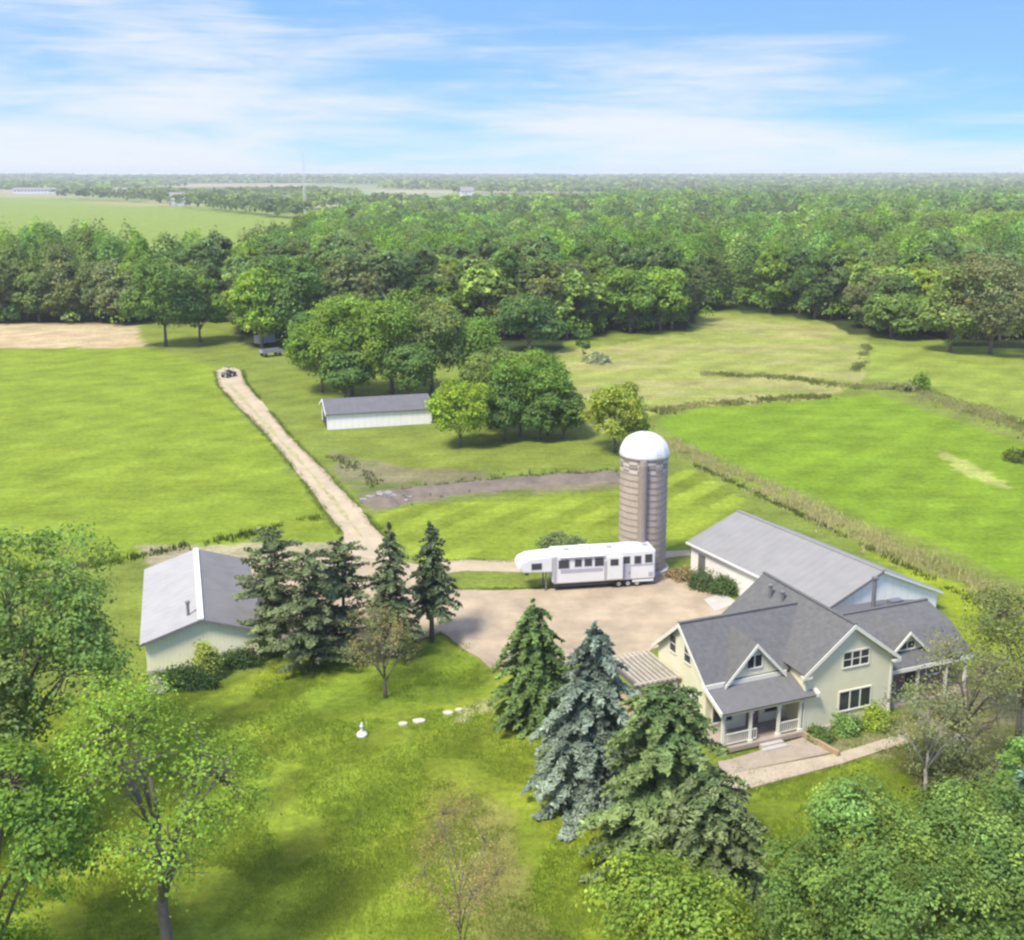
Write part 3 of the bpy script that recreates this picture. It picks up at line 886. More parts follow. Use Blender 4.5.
def build_shed():
    e = ground_at(147.5, 673)
    root = empty('machine_shed', (e[0], e[1], 0), R(17))
    tag(root, 'cream gabled machine shed with a grey metal roof at the left of the yard', 'shed')
    HW, WR, EZ, RZ, L = 4.1, 8.3, 2.65, 4.0, 16.0
    MB().prism([(0, 0), (WR, 0), (WR, EZ - .1), (HW, RZ - .12), (0, EZ - .1)], 'y', 0, L).build('wall', M['cream'], root)
    MB().box(-.03, WR + .03, -.03, L + .03, -.1, .18).build('foundation', M['concrete'], root)
    s = (RZ - EZ) / HW; o = .4
    rf = MB()
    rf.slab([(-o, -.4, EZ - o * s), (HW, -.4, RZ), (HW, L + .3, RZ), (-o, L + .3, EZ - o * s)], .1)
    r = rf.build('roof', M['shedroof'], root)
    MB().slab([(HW, -.4, RZ + .002), (WR + o, -.4, EZ - o * s), (WR + o, L + .3, EZ - o * s), (HW, L + .3, RZ + .002)], .1).build('roof', M['shedroof_dark'], root)
    MB().box(HW - .22, HW + .22, -.43, L + .32, RZ - .05, RZ + .07).build('ridge_cap', M['white'], r)
    tr = MB()
    tr.prism([(-o, EZ - o * s - .22), (HW, RZ - .22), (HW, RZ - .03), (-o, EZ - o * s - .03)], 'y', -.47, -.4)
    tr.prism([(HW, RZ - .22), (WR + o, EZ - o * s - .22), (WR + o, EZ - o * s - .03), (HW, RZ - .03)], 'y', -.47, -.4)
    tr.build('rake_trim', M['metalgrey'], root)
    MB().lathe([(.12, 3.4), (.12, 4.7), (.2, 4.72), (.2, 4.82), (.06, 4.9)], 10, 3.2, 1.4).build('vent_pipe', M['metalgrey'], r)
    for y in (3.0, 8.2):
        MB().box(WR + .003, WR + .08, y, y + 3.4, .1, 2.3).build('overhead_door', M['white'], root)
    d = MB().box(WR + .003, WR + .07, 12.6, 13.5, .1, 2.1).build('side_door', M['metalgrey'], root)
    MB().box(WR + .07, WR + .13, 13.3, 13.38, 1.0, 1.1).build('handle', M['dark'], d)
    window(root, ('x', 0), 5, 1.0, .8, 1.2, 2, 1)
    window(root, ('x', 0), 11, 1.0, .8, 1.2, 2, 1)


build_shed()


def build_far_shed():
    a, b = ground_at(328, 430), ground_at(425, 424)
    th = math.atan2(b[1] - a[1], b[0] - a[0])
    root = empty('storage_shed', a, th)
    tag(root, 'low white open ended shed with a dark roof in front of the big trees', 'shed')
    L, D, EZ, RZ = 15.6, 8.0, 2.5, 3.9
    MB().prism([(0, 0), (D, 0), (D, EZ - .05), (D / 2, RZ - .1), (0, EZ - .05)], 'x', 0, L).build('wall', M['whitemetal'], root)
    s = (RZ - EZ) / (D / 2); o = .35
    rf = MB()
    rf.slab([(-.3, -o, EZ - o * s), (L + .3, -o, EZ - o * s), (L + .3, D / 2, RZ), (-.3, D / 2, RZ)], .1)
    rf.slab([(-.3, D / 2, RZ + .002), (L + .3, D / 2, RZ + .002), (L + .3, D + o, EZ - o * s), (-.3, D + o, EZ - o * s)], .1)
    r = rf.build('roof', M['darkroof'], root)
    t = MB()
    t.prism([(-o, EZ - o * s - .3), (D / 2, RZ - .3), (D / 2, RZ + .02), (-o, EZ - o * s + .02)], 'x', -.38, -.3)
    t.prism([(D / 2, RZ - .3), (D + o, EZ - o * s - .3), (D + o, EZ - o * s + .02), (D / 2, RZ + .02)], 'x', -.38, -.3)
    t.build('rake_trim', M['white'], r)
    MB().box(-.06, -.003, 1.2, 6.2, .03, 2.5).build('doorway', M['dark'], root)


build_far_shed()


def build_silo():
    c = ground_at(641.5, 568)
    root = empty('silo', c)
    tag(root, 'tall concrete stave silo with a white domed cap beside the camper', 'silo')
    r = 2.22
    H = height_to(c[0], c[1], 433) - 2.0
    n = 48; rows = 40
    V, F, mi = [], [], []
    for j in range(rows + 1):
        for k in range(n):
            a = 2 * math.pi * k / n; V.append((r * math.cos(a), r * math.sin(a), H * j / rows))
    for j in range(rows):
        for k in range(n):
            k2 = (k + 1) % n; F.append((j * n + k, j * n + k2, (j + 1) * n + k2, (j + 1) * n + k))
            mi.append(0 if j < rows - 5 or j >= rows - 1 else (1 if ((k // 3) + (j // 2)) % 2 else 2))
    me = np_mesh('silo_wall', np.array(V), np.array(F), [M['stave'], M['stave_l'], M['stave_d']], mat_idx=mi)
    obj_of('wall', me, root)
    h = MB(); z = .5
    while z < H - .2:
        h.lathe([(r + .003, z - .05), (r + .05, z - .04), (r + .05, z + .04), (r + .003, z + .05)], n)
        z += .62
    h.build('hoops', M['steel'], root)
    prof = [(r + .12, H - .1), (r + .12, H + .12)]
    for i in range(1, 13):
        a = i / 12 * math.pi / 2; prof.append(((r + .08) * math.cos(a) + .001, H + .12 + 1.95 * math.sin(a)))
    d = MB().lathe(prof, 48).build('dome', M['dome'], root, smooth=True)
    rb = MB()
    for k in range(16):
        a = 2 * math.pi * k / 16
        rb.tube([((r + .1) * math.cos(t) * math.cos(a), (r + .1) * math.cos(t) * math.sin(a), H + .13 + 1.97 * math.sin(t)) for t in np.linspace(0, 1.5, 8)], .035, 5)
    rb.build('dome_rib', M['dome'], d)
    ca = R(-98)
    cx, cy = (r + .28) * math.cos(ca), (r + .28) * math.sin(ca)
    MB().lathe([(.42, .8), (.42, H - .5), (.3, H - .1)], 14, cx, cy).build('chute', M['stave_d'], root)
    la = R(-62); lx, ly = (r + .2) * math.cos(la), (r + .2) * math.sin(la)
    l = MB()
    for s in (-.2, .2): l.tube([(lx - s * math.sin(la), ly + s * math.cos(la), .6), (lx - s * math.sin(la), ly + s * math.cos(la), H)], .025, 5)
    for i in range(36): l.tube([(lx + .2 * math.sin(la), ly - .2 * math.cos(la), .8 + i * .31), (lx - .2 * math.sin(la), ly + .2 * math.cos(la), .8 + i * .31)], .018, 4)
    l.build('ladder', M['steel'], root)
    MB().lathe([(r + .35, -.2), (r + .35, .25), (r + .1, .3)], 40).build('footing', M['concrete'], root)


build_silo()


def build_camper():
    a, b = ground_at(553, 592.5), ground_at(655, 586)
    th = math.atan2(b[1] - a[1], b[0] - a[0])
    root = empty('camper_trailer', a, th)
    tag(root, 'long white fifth wheel camper parked on the gravel in front of the silo', 'camper')
    L, D, T = 9.55, 2.5, 3.55
    body = MB().box(0, L, 0, D, .72, T).build('body', M['camper'], root, bevel=.14)
    MB().prism([(0.01, 1.85), (.01, T - .14), (-2.2, T - .3), (-2.9, T - .62), (-3.2, 2.45), (-2.75, 1.95)], 'y', .1, D - .1).build('front_overhang', M['camper'], root, bevel=.1)
    MB().box(.1, L - .1, .12, D - .12, .45, .73).build('chassis', M['dark'], root)
    MB().box(.7, 4.6, -.012, .02, 1.75, 2.1).build('stripe', M['camper_grey'], body)
    MB().box(.02, .35, -.012, .02, .9, 3.3).build('stripe', M['camper_grey'], body)
    MB().box(7.1, 9.4, -.012, .02, 2.05, 2.2).build('stripe', M['camper_grey'], body)
    for i, (x0, x1, z0, z1) in enumerate(((.5, 1.45, 2.25, 3.0), (2.0, 2.6, 2.35, 3.0), (2.9, 3.55, 2.35, 3.0), (3.85, 4.65, 2.3, 3.05), (6.5, 7.1, 2.35, 3.0), (7.55, 8.15, 2.3, 3.0), (8.55, 9.2, 2.35, 3.1))):
        w = MB().box(x0 - .05, x1 + .05, -.03, .02, z0 - .05, z1 + .05).build('window', M['camper_grey'], root)
        MB().box(x0, x1, -.04, -.031, z0, z1).build('pane', M['glass'], w)
    w = MB().box(-2.0, -1.0, .07, .12, 2.2, 2.85).build('window', M['camper_grey'], root)
    MB().box(-1.95, -1.05, .055, .069, 2.25, 2.8).build('pane', M['glass'], w)
    sl = MB().box(5.0, 6.4, -.35, -.004, 1.0, 3.2).build('slide_out', M['camper'], root, bevel=.05)
    MB().box(5.2, 5.95, -.37, -.352, 2.35, 2.95).build('pane', M['glass'], sl)
    d = MB().box(4.72, 4.95, -.03, .02, .85, 2.7)
    d.box(6.55, 7.2, -.03, .02, .8, 2.3)
    d = d.build('door', M['camper_grey'], root)
    MB().box(7.05, 7.12, -.08, -.03, 1.4, 1.52).build('handle', M['dark'], d)
    ac = MB().box(2.6, 3.6, .8, 1.7, T - .01, T + .3).build('air_conditioner', M['camper'], root, bevel=.06)
    MB().box(6.5, 7.5, .8, 1.7, T - .01, T + .3).build('air_conditioner', M['camper'], root, bevel=.06)
    for x in (1.2, 5.2, 8.6): MB().box(x, x + .45, 1.0, 1.45, T - .01, T + .15).build('roof_vent', M['camper_grey'], root)
    aw = MB().tube([(.6, -.12, 3.3), (4.7, -.12, 3.3)], .09, 8).build('awning', M['white'], root)
    for x in (6.15, 7.0, 7.85):
        for y in (.12, D - .4):
            t = MB(); t.tube([(x, y, .38), (x, y + .28, .38)], .38, 18)
            w = t.build('wheel', M['rubber'], root)
            MB().tube([(x, y - .012, .38), (x, y + .29, .38)], .2, 12).build('rim', M['rim'], w)
    MB().box(7.4, 9.4, .05, D - .05, .5, .72).build('rear_skirt', M['camper'], root)
    for y in (.5, D - .6):
        lg = MB(); lg.box(-.6, -.48, y, y + .12, .05, 1.9); lg.box(-.7, -.38, y - .08, y + .2, .02, .08)
        lg.build('landing_leg', M['metalgrey'], root)
    MB().lathe([(.22, 1.35), (.22, 1.42), (.1, 1.44), (.1, 1.95)], 12, -2.2, D / 2).build('hitch_pin', M['metalgrey'], root)
    MB().box(8.9, 9.3, -.02, .02, 1.0, 1.4).build('hatch', M['camper_grey'], body)


build_camper()


def small_things():
    # off-road vehicle at the far end of the drive
    c = ground_at(229, 377)
    v = empty('utility_vehicle', (c[0], c[1], .03), R(60))
    tag(v, 'small dark utility vehicle stopped at the far end of the gravel drive', 'vehicle')
    b = MB(); b.prism([(-1.3, .5), (1.35, .5), (1.4, .85), (.7, 1.0), (.45, .75), (-.2, .75), (-.25, 1.0), (-1.35, 1.0)], 'y', -.65, .65)
    b.build('body', M['metalgrey'], v, bevel=.05)
    cg = MB()
    for y in (-.6, .6): cg.tube([(.75, y, 1.0), (.35, y, 1.85), (-.35, y, 1.85), (-.4, y, 1.0)], .04, 6)
    cg.box(-.38, .38, -.62, .62, 1.84, 1.9)
    cg.build('roll_cage', M['dark'], v)
    MB().box(-.2, .3, -.55, .55, .76, 1.25).build('seat', M['rubber'], v, bevel=.04)
    for x in (-.9, .9):
        for y in (-.78, .5):
            w = MB().tube([(x, y, .33), (x, y + .28, .33)], .33, 14).build('wheel', M['rubber'], v)
            MB().tube([(x, y - .01, .33), (x, y + .29, .33)], .15, 10).build('rim', M['rim'], w)
    # old wagon half under the trees
    c = ground_at(271, 356)
    w_ = empty('farm_wagon', (c[0], c[1], 0), R(35))
    tag(w_, 'grey farm wagon standing at the shaded tree edge beyond the drive', 'wagon')
    MB().box(-2.2, 2.2, -1, 1, .8, .95).build('bed', M['rock'], w_)
    sd_ = MB()
    sd_.box(-2.2, 2.2, -1.0, -.94, .97, 1.5); sd_.box(-2.2, 2.2, .94, 1.0, .97, 1.5); sd_.box(-2.2, -2.14, -.92, .92, .97, 1.5)
    sd_.build('side_board', M['rock'], w_)
    MB().box(2.2, 3.6, -.05, .05, .62, .72).build('drawbar', M['metalgrey'], w_)
    for x in (-1.5, 1.5):
        for y in (-1.15, .97):
            MB().tube([(x, y, .4), (x, y + .18, .4)], .4, 14).build('wheel', M['rubber'], w_)
    # lighter machine behind it
    c = ground_at(265, 345)
    s_ = empty('stock_trailer', (c[0], c[1], 0), R(50))
    tag(s_, 'pale box trailer parked in the tree shade beyond the grey wagon', 'trailer')
    MB().box(-2.2, 2.2, -1, 1, .55, 2.4).build('body', M['camper_grey'], s_, bevel=.08)
    MB().box(2.2, 3.4, -.06, .06, .5, .6).build('drawbar', M['metalgrey'], s_)
    for y in (-1.15, .97):
        MB().tube([(-.3, y, .36), (-.3, y + .18, .36)], .36, 14).build('wheel', M['rubber'], s_)
    # garden ornament
    c = ground_at(362, 735)
    g = empty('garden_ornament', (c[0], c[1], 0))
    tag(g, 'white garden ornament with a round base on the lawn at the end of stepping stones', 'ornament')
    MB().lathe([(.5, -.05), (.5, .12), (.42, .18), (.38, .26), (.2, .3)], 20).build('base', M['white'], g, smooth=False)
    MB().lathe([(.2, .28), (.13, .4), (.12, .7), (.2, .78), (.22, .86), (.1, .92), (.12, 1.02), (.06, 1.14), (.01, 1.2)], 16).build('pedestal', M['white'], g, smooth=True)
    g.scale = (.72, .72, .8)
    # stepping stones
    rng = random.Random(4)
    stones = [(403, 724, .55), (419, 721, .7), (448, 713, .62), (459, 710, .42)]
    labs = ['pale stepping stone nearest the white garden ornament', 'longest pale stepping stone in the row across the lawn', 'bright stepping stone near the sandy end of the row', 'smallest stepping stone at the sandy end of the row']
    for (px, py, r), lb in zip(stones, labs):
        c = ground_at(px, py); r *= .62
        n = 11
        ring = [(c[0] + r * (1 + .25 * (rng.random() - .5)) * math.cos(2 * math.pi * k / n), c[1] + r * .7 * (1 + .25 * (rng.random() - .5)) * math.sin(2 * math.pi * k / n)) for k in range(n)]
        o = MB().prism(ring, 'z', -.1, .09).build('stepping_stone', M['stone'], bevel=.02)
        tag(o, lb, 'stepping stone', 'stepping stones across the lawn')
    # timber edging by the porch
    a, b = Vector(ground_at(800, 735)), Vector(ground_at(839, 757))
    d = (b - a); n = Vector((-d.y, d.x, 0)).normalized() * .12
    o = MB().prism([(a.x - n.x, a.y - n.y), (b.x - n.x, b.y - n.y), (b.x + n.x, b.y + n.y), (a.x + n.x, a.y + n.y)], 'z', -.05, .38).build('timber_edging', M['wood'], bevel=.02)
    tag(o, 'low timber edging running from the house corner to the walk', 'edging')
    # rubble pile at the left end of the earth bank
    rng = random.Random(8)
    c = ground_at(388, 497)
    m = MB()
    for k in range(34):
        x, y = rng.gauss(0, 1.5), rng.gauss(0, .8); r = rng.uniform(.2, .55); z = max(0, .7 - .3 * math.hypot(x, y)) * rng.random()
        vs_ = []
        for (p, q, s) in [(-1, -1, -1), (1, -1, -1), (1, 1, -1), (-1, 1, -1), (-1, -1, 1), (1, -1, 1), (1, 1, 1), (-1, 1, 1)]:
            vs_.append((c[0] + x + p * r * rng.uniform(.5, 1), c[1] + y + q * r * rng.uniform(.5, 1), z + s * r * rng.uniform(.3, .7)))
        m.add(vs_, [(0, 3, 2, 1), (4, 5, 6, 7), (0, 1, 5, 4), (1, 2, 6, 5), (2, 3, 7, 6), (3, 0, 4, 7)])
    o = m.build('rubble_pile', M['rock'])
    tag(o, 'heap of grey rubble at the drive end of the bare earth strip', 'rubble', kind='stuff')
    # radio mast on the horizon
    x, y = ground_at(305, 214)[:2]
    k = empty('radio_mast', (x, y, 0))
    tag(k, 'thin pale radio mast rising above the far woods', 'mast')
    t = height_to(x, y, 152)
    m = MB()
    for i in range(3):
        an = 2 * math.pi * i / 3; m.tube([(1.2 * math.cos(an), 1.2 * math.sin(an), 0), (1.0 * math.cos(an), 1.0 * math.sin(an), t)], .22, 4)
    for j in range(int(t / 3)):
        p = [(1.1 * math.cos(2 * math.pi * (i + j) / 3), 1.1 * math.sin(2 * math.pi * (i + j) / 3), 3 * j + 1.5 * i) for i in range(3)]
        m.tube(p, .1, 3)
    m.build('lattice', M['white'], k)
    MB().tube([(0, 0, t), (0, 0, t + 4)], .12, 4).build('antenna', M['white'], k)
    # far farm buildings
    for (px, py, w, d, h, rh, lb, nm) in ((36, 194, 75, 22, 7, 4, 'long white farm building at the far edge of the left field', 'far_barn'),
                                          (121, 197, 22, 14, 9, 6, 'white farmhouse among trees on the skyline at the left', 'far_house'),
                                          (178, 206, 18, 12, 12, 4, 'tall tan building at the far end of the left field', 'far_granary'),
                                          (284, 205, 16, 12, 7, 4, 'small white house among the far woods beside the mast', 'far_house'),
                                          (467, 196, 22, 13, 9, 6, 'white farmhouse in a clearing on the middle skyline', 'far_house')):
        x, y = ground_at(px, py)[:2]
        r = empty(nm, (x, y, float(rise(x, y))), R(8))
        tag(r, lb, 'building')
        MB().prism([(-d / 2, 0), (d / 2, 0), (d / 2, h), (0, h + rh - .3), (-d / 2, h)], 'x', -w / 2, w / 2).build('wall', M['farwall'], r)
        q = MB(); e = 1.0; s = rh / (d / 2)
        q.slab([(-w / 2 - e, -d / 2 - e, h - e * s), (w / 2 + e, -d / 2 - e, h - e * s), (w / 2 + e, 0, h + rh), (-w / 2 - e, 0, h + rh)], .4)
        q.slab([(-w / 2 - e, 0, h + rh + .01), (w / 2 + e, 0, h + rh + .01), (w / 2 + e, d / 2 + e, h - e * s), (-w / 2 - e, d / 2 + e, h - e * s)], .4)
        q.build('roof', M['farroof'], r)
        for i in range(int(w // 6)):
            xx = -w / 2 + 3 + i * 6
            MB().box(xx, xx + 1.6, -d / 2 - .15, -d / 2 - .005, h * .45, h * .45 + 2).build('window', M['glass'], r)


small_things()

# ------------------------------------------------------------------ vegetation
def quads(rng, C, N, size, asp=1.5, ran=.8, colr=None):
    """diamond leaf sprays centred on C, facing roughly N"""
    n = len(C)
    nn = N + rng.normal(0, ran, (n, 3))
    nn /= np.linalg.norm(nn, axis=1, keepdims=True) + 1e-9
    rv = rng.normal(0, 1, (n, 3))
    t = np.cross(nn, rv); t /= np.linalg.norm(t, axis=1, keepdims=True) + 1e-9
    b = np.cross(nn, t)
    s = (size * rng.uniform(.55, 1.35, n))[:, None]
    a = s * asp * .5; c = s * .5
    k = rng.uniform(-.25, .25, (n, 1)) * s
    V = np.stack([C - t * a, C - b * c + t * k + nn * s * .12, C + t * a, C + b * c + t * k + nn * s * .12], 1).reshape(-1, 3)
    F = np.arange(n * 4).reshape(n, 4)
    cl = np.repeat(colr, 4, axis=0) if colr is not None else None
    return V, F, cl


LEAFGAIN = np.array([2.08, 2.12, 1.8])


def clump_cols(rng, n, base, var=.18, hue=.12):
    v = np.exp(rng.normal(0, var, (n, 1)))
    h = np.clip(rng.normal(.01, hue, (n, 1)), -.09, .3)
    c = np.array(base)[None, :] * v * LEAFGAIN
    c = c * np.concatenate([1 + h * .9, 1 + h * .25, 1 - h * .6], 1)
    return np.clip(c, .004, .6)


def crown_pts(rng, H, R_, th, nclump, lobes, flat=1.0):
    """clump centres and outward directions over a lobed crown"""
    cz = (th + H) / 2; hz = (H - th) / 2
    L = [(np.array([0, 0, cz]), R_ * .72, hz * .85)]
    for i in range(lobes):
        a = 2.399 * i + rng.uniform(-.5, .5); el = rng.uniform(-.75, 1.0)
        q = R_ * rng.uniform(.45, .68) * math.sqrt(max(.1, 1 - (el * .75) ** 2))
        L.append((np.array([q * math.cos(a), q * math.sin(a), cz + el * hz * .62]), R_ * rng.uniform(.28, .5), min(hz * .5, R_ * rng.uniform(.28, .46) * flat)))
    wts = np.array([l[1] ** 2 for l in L]); wts[0] *= .45; wts /= wts.sum()
    C, N = [], []
    tries = 0
    while len(C) < nclump and tries < nclump * 8:
        tries += 1
        c, r, h = L[rng.choice(len(L), p=wts)]
        d = rng.normal(0, 1, 3); d /= np.linalg.norm(d)
        if d[2] < -.45 and rng.random() < .7: continue
        p = c + d * np.array([r, r, h]) * rng.uniform(.72, 1.06)
        bad = False
        for c2, r2, h2 in L:
            e = (p - c2) / np.array([r2, r2, h2])
            if e @ e < .42: bad = True; break
        if bad or p[2] < th * .75: continue
        C.append(p); N.append(d)
    return np.array(C), np.array(N), L


def broadleaf_mesh(name, seed, H, R_, th, nclump, per, size, base, lobes=9, var=.2, hue=.12, spread=.15, matl=None, up=.5):
    rng = np.random.default_rng(seed)
    C, N, L = crown_pts(rng, H, R_, th, nclump, lobes)
    n = len(C)
    cc = clump_cols(rng, n, base, var, hue)
    sp = spread * R_
    csz = np.repeat(rng.uniform(.6, 1.35, n), per)[:, None]
    od = rng.normal(0, 1, (n * per, 3)); od /= np.linalg.norm(od, axis=1, keepdims=True)
    od[:, 2] = np.where((od[:, 2] < -.2) & (rng.random(n * per) < .6), -od[:, 2], od[:, 2])
    off = od * (rng.random((n * per, 1)) ** .45) * 1.55 * csz * np.array([sp, sp, sp * .68])
    pts = np.repeat(C, per, 0) + off
    nn = od * .8 + np.repeat(N, per, 0) * .45 + np.array([0, 0, up * .8])
    cl = np.repeat(cc, per, 0) * np.exp(rng.normal(0, .1, (n * per, 1)))
    pts[:, 2] = np.maximum(pts[:, 2], .25)
    # fit the grown crown to the wanted height and spread
    kz = H / np.percentile(pts[:, 2], 99.2); kr = R_ / np.percentile(np.hypot(pts[:, 0], pts[:, 1]), 95)
    kr = min(1.1, kr)
    pts = pts * np.array([kr, kr, kz])
    L = [(c * np.array([kr, kr, kz]), r * kr, h * kz) for c, r, h in L]
    V, F, c4 = quads(rng, pts, nn, size, 1.45, .42, cl)
    L.append(C * np.array([kr, kr, kz]))
    return np_mesh(name, V, F, [matl or M['leaf_one']], c4), L


def trunk_mb(H, th, r0, L, seed, lean=(0, 0), n_limbs=None, twigs=0, R_=3):
    rng = random.Random(seed)
    m = MB()
    clumps = L[-1]; L = L[:-1]
    top = H * .72
    pts, rad = [], []
    for i in range(7):
        t = i / 6
        pts.append((lean[0] * t + rng.uniform(-.12, .12) * t * 2, lean[1] * t + rng.uniform(-.12, .12) * t * 2, -.25 + t * top))
        rad.append(r0 * (1.25 if i == 0 else (1 - .82 * t)))
    m.tube(pts, rad, 8)
    for k, (c, r, h) in enumerate(L[1:(n_limbs or len(L))]):
        t = max(.22, min(.8, (c[2] - r) / top * rng.uniform(.55, .8)))
        i = t * 6; j = min(int(i), 5)
        a = Vector(pts[j]).lerp(Vector(pts[j + 1]), i - j)
        b = Vector(c); mid = a.lerp(b, .5) + Vector((0, 0, (b - a).length * .10))
        rr = r0 * (1 - .8 * t) * .55
        m.tube([a, mid, b], [rr, rr * .65, rr * .25], 6)
        for q in range(twigs):
            u = rng.uniform(.35, .95); s = a.lerp(b, u)
            d = Vector((rng.gauss(0, 1), rng.gauss(0, 1), rng.uniform(-.1, 1))).normalized() * r * rng.uniform(.7, 1.2)
            m.tube([s, s + d * .55 + Vector((0, 0, .08)), s + d], [rr * .35, rr * .22, rr * .08], 4, cap=False)
    if twigs:
        # a twig out to every spray of leaves
        cen = np.array([l[0] for l in L])
        for c in clumps:
            k = int(np.argmin(((cen - c) ** 2).sum(1)))
            a = Vector(cen[k]); b = Vector(c)
            if k == 0: a = Vector((0, 0, min(b.z * .8, top)))
            mid = a.lerp(b, .55) + Vector((rng.gauss(0, .1), rng.gauss(0, .1), .12))
            m.tube([a, mid, b], [r0 * .13, r0 * .09, r0 * .04], 4, cap=False)
    return m


def tree(name, label, cat, loc, H, R_, th, nclump, per, size, base, seed, lobes=9, fine=(2.9, .56), r0=None, bark='bark', group=None, rot=0, lean=(0, 0), twigs=0, sc_xy=(1, 1), **kw):
    per = int(per * fine[0]); size = size * fine[1]
    me, L = broadleaf_mesh(name + '_crown', seed, H, R_, th, nclump, per, size, base, lobes, **kw)
    root = empty(name, loc, rot)
    tag(root, label, cat, group)
    root.scale = (sc_xy[0], sc_xy[1], 1)
    obj_of('crown', me, root)
    trunk_mb(H, th, r0 or H * .022, L, seed, lean, twigs=twigs, R_=R_).build('trunk', M[bark], root, smooth=True)
    return root


def conifer(name, label, loc, H, R_, z0, seed, base, tip, tiers=22, per=11, size=.34, droop=.35, dens=1.0, jag=.25, prof=.85, group=None, open_=0.0, cat='evergreen tree'):
    rng = np.random.default_rng(seed)
    P, N, Cc = [], [], []
    br = MB()
    br.tube([(0, 0, -.25), (0, 0, H * .5), (0, 0, H * .985)], [H * .022 + .03, H * .013, .02], 8)
    for i in range(tiers):
        t = (i + rng.uniform(-.2, .2)) / (tiers - 1)
        t = min(max(t, 0), 1)
        z = z0 + (H - z0) * t
        Lr = R_ * ((1 - t) ** prof) * (.72 + .28 * min(1, t * 6 + .55)) + .1
        nb = max(4, int(per * (Lr / R_) ** .6 + 2))
        a0 = rng.uniform(0, 6.28)
        for k in range(nb):
            if rng.random() < open_: continue
            a = a0 + 2 * math.pi * k / nb + rng.normal(0, .16)
            ln_ = Lr * rng.uniform(1 - jag, 1 + jag * .6)
            zz = z + rng.normal(0, (H - z0) / tiers * .35)
            d = np.array([math.cos(a), math.sin(a), 0.])
            side = np.array([-d[1], d[0], 0.])
            shade = math.exp(rng.normal(0, .16))
            ns = max(4, int(ln_ / size * 2.6 * dens))
            for s in range(ns):
                u = (s + rng.random()) / ns
                w = (.34 * (1 - u) + .10) * ln_ * .62
                nq = 8 if u > .25 else 3
                for q in range(nq):
                    off = rng.uniform(-w, w)
                    p = d * ln_ * u + side * off
                    p[2] = zz + ln_ * (.10 * math.sin(u * 3.0) - droop * u * u) - abs(off) * .15 + rng.normal(0, .05)
                    P.append(p)
                    N.append(d * .35 + np.array([0, 0, 1.0]))
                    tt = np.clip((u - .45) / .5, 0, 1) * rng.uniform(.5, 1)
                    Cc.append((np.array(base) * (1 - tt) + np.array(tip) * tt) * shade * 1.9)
            if ln_ > .8:
                br.tube([(0, 0, zz), tuple(d * ln_ * .5 + np.array([0, 0, zz + ln_ * .04])), tuple(d * ln_ * .92 + np.array([0, 0, zz - droop * ln_ * .8]))], [.05 + .006 * ln_, .035, .012], 4, cap=False)
    P = np.array(P); N = np.array(N); Cc = np.array(Cc)
    P[:, 2] = np.maximum(P[:, 2], .15)
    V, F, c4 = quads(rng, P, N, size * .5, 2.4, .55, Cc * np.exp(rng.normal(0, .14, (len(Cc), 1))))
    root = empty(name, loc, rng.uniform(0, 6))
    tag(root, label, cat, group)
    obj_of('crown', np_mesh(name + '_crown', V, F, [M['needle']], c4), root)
    br.build('trunk', M['bark'], root, smooth=True)
    return root


def shrub(label, px, py, w, h, base, seed, group=None, size=.2, n=None, name='shrub', flat=1.0, cat='shrub'):
    rng = np.random.default_rng(seed)
    n = n or int(60 * w * h + 60)
    d = rng.normal(0, 1, (n, 3)); d /= np.linalg.norm(d, axis=1, keepdims=True); d[:, 2] = np.abs(d[:, 2])
    lump = 1 + .3 * np.sin(d[:, 0] * 5 + seed) * np.cos(d[:, 1] * 4 + seed * 2)
    C = d * np.array([w / 2, w / 2 * flat, h]) * (rng.uniform(.6, 1.02, (n, 1)) * lump[:, None])
    per = 18; size = size * .6
    cc = clump_cols(rng, n, base, .22, .1)
    P = np.repeat(C, per, 0) + rng.normal(0, .13 * min(w, h * 1.5), (n * per, 3)); P[:, 2] = np.maximum(P[:, 2], .05)
    V, F, c4 = quads(rng, P, np.repeat(d, per, 0) + np.array([0, 0, .4]), size, 1.4, .7, np.repeat(cc, per, 0))
    x, y, z = ground_at(px, py)
    o = empty(name, (x, y, 0)); tag(o, label, cat, group)
    obj_of('foliage', np_mesh(name, V, F, [M['leaf_one']], c4), o)
    st = MB(); rg = random.Random(seed)
    for k in range(6):
        a = rg.uniform(0, 6.28); st.tube([(0, 0, -.1), (w * .18 * math.cos(a), w * .18 * math.sin(a), h * .5), (w * .32 * math.cos(a), w * .32 * math.sin(a), h * .85)], [.04, .03, .01], 5)
    st.build('stems', M['bark'], o)
    return o


G_MID, G_DK, G_LT, G_YE, G_OL, G_GY = (.075, .125, .026), (.064, .106, .031), (.115, .175, .03), (.145, .185, .028), (.095, .125, .042), (.105, .12, .06)


def at(px, py):
    x, y, z = ground_at(px, py)
    return (x, y, 0)


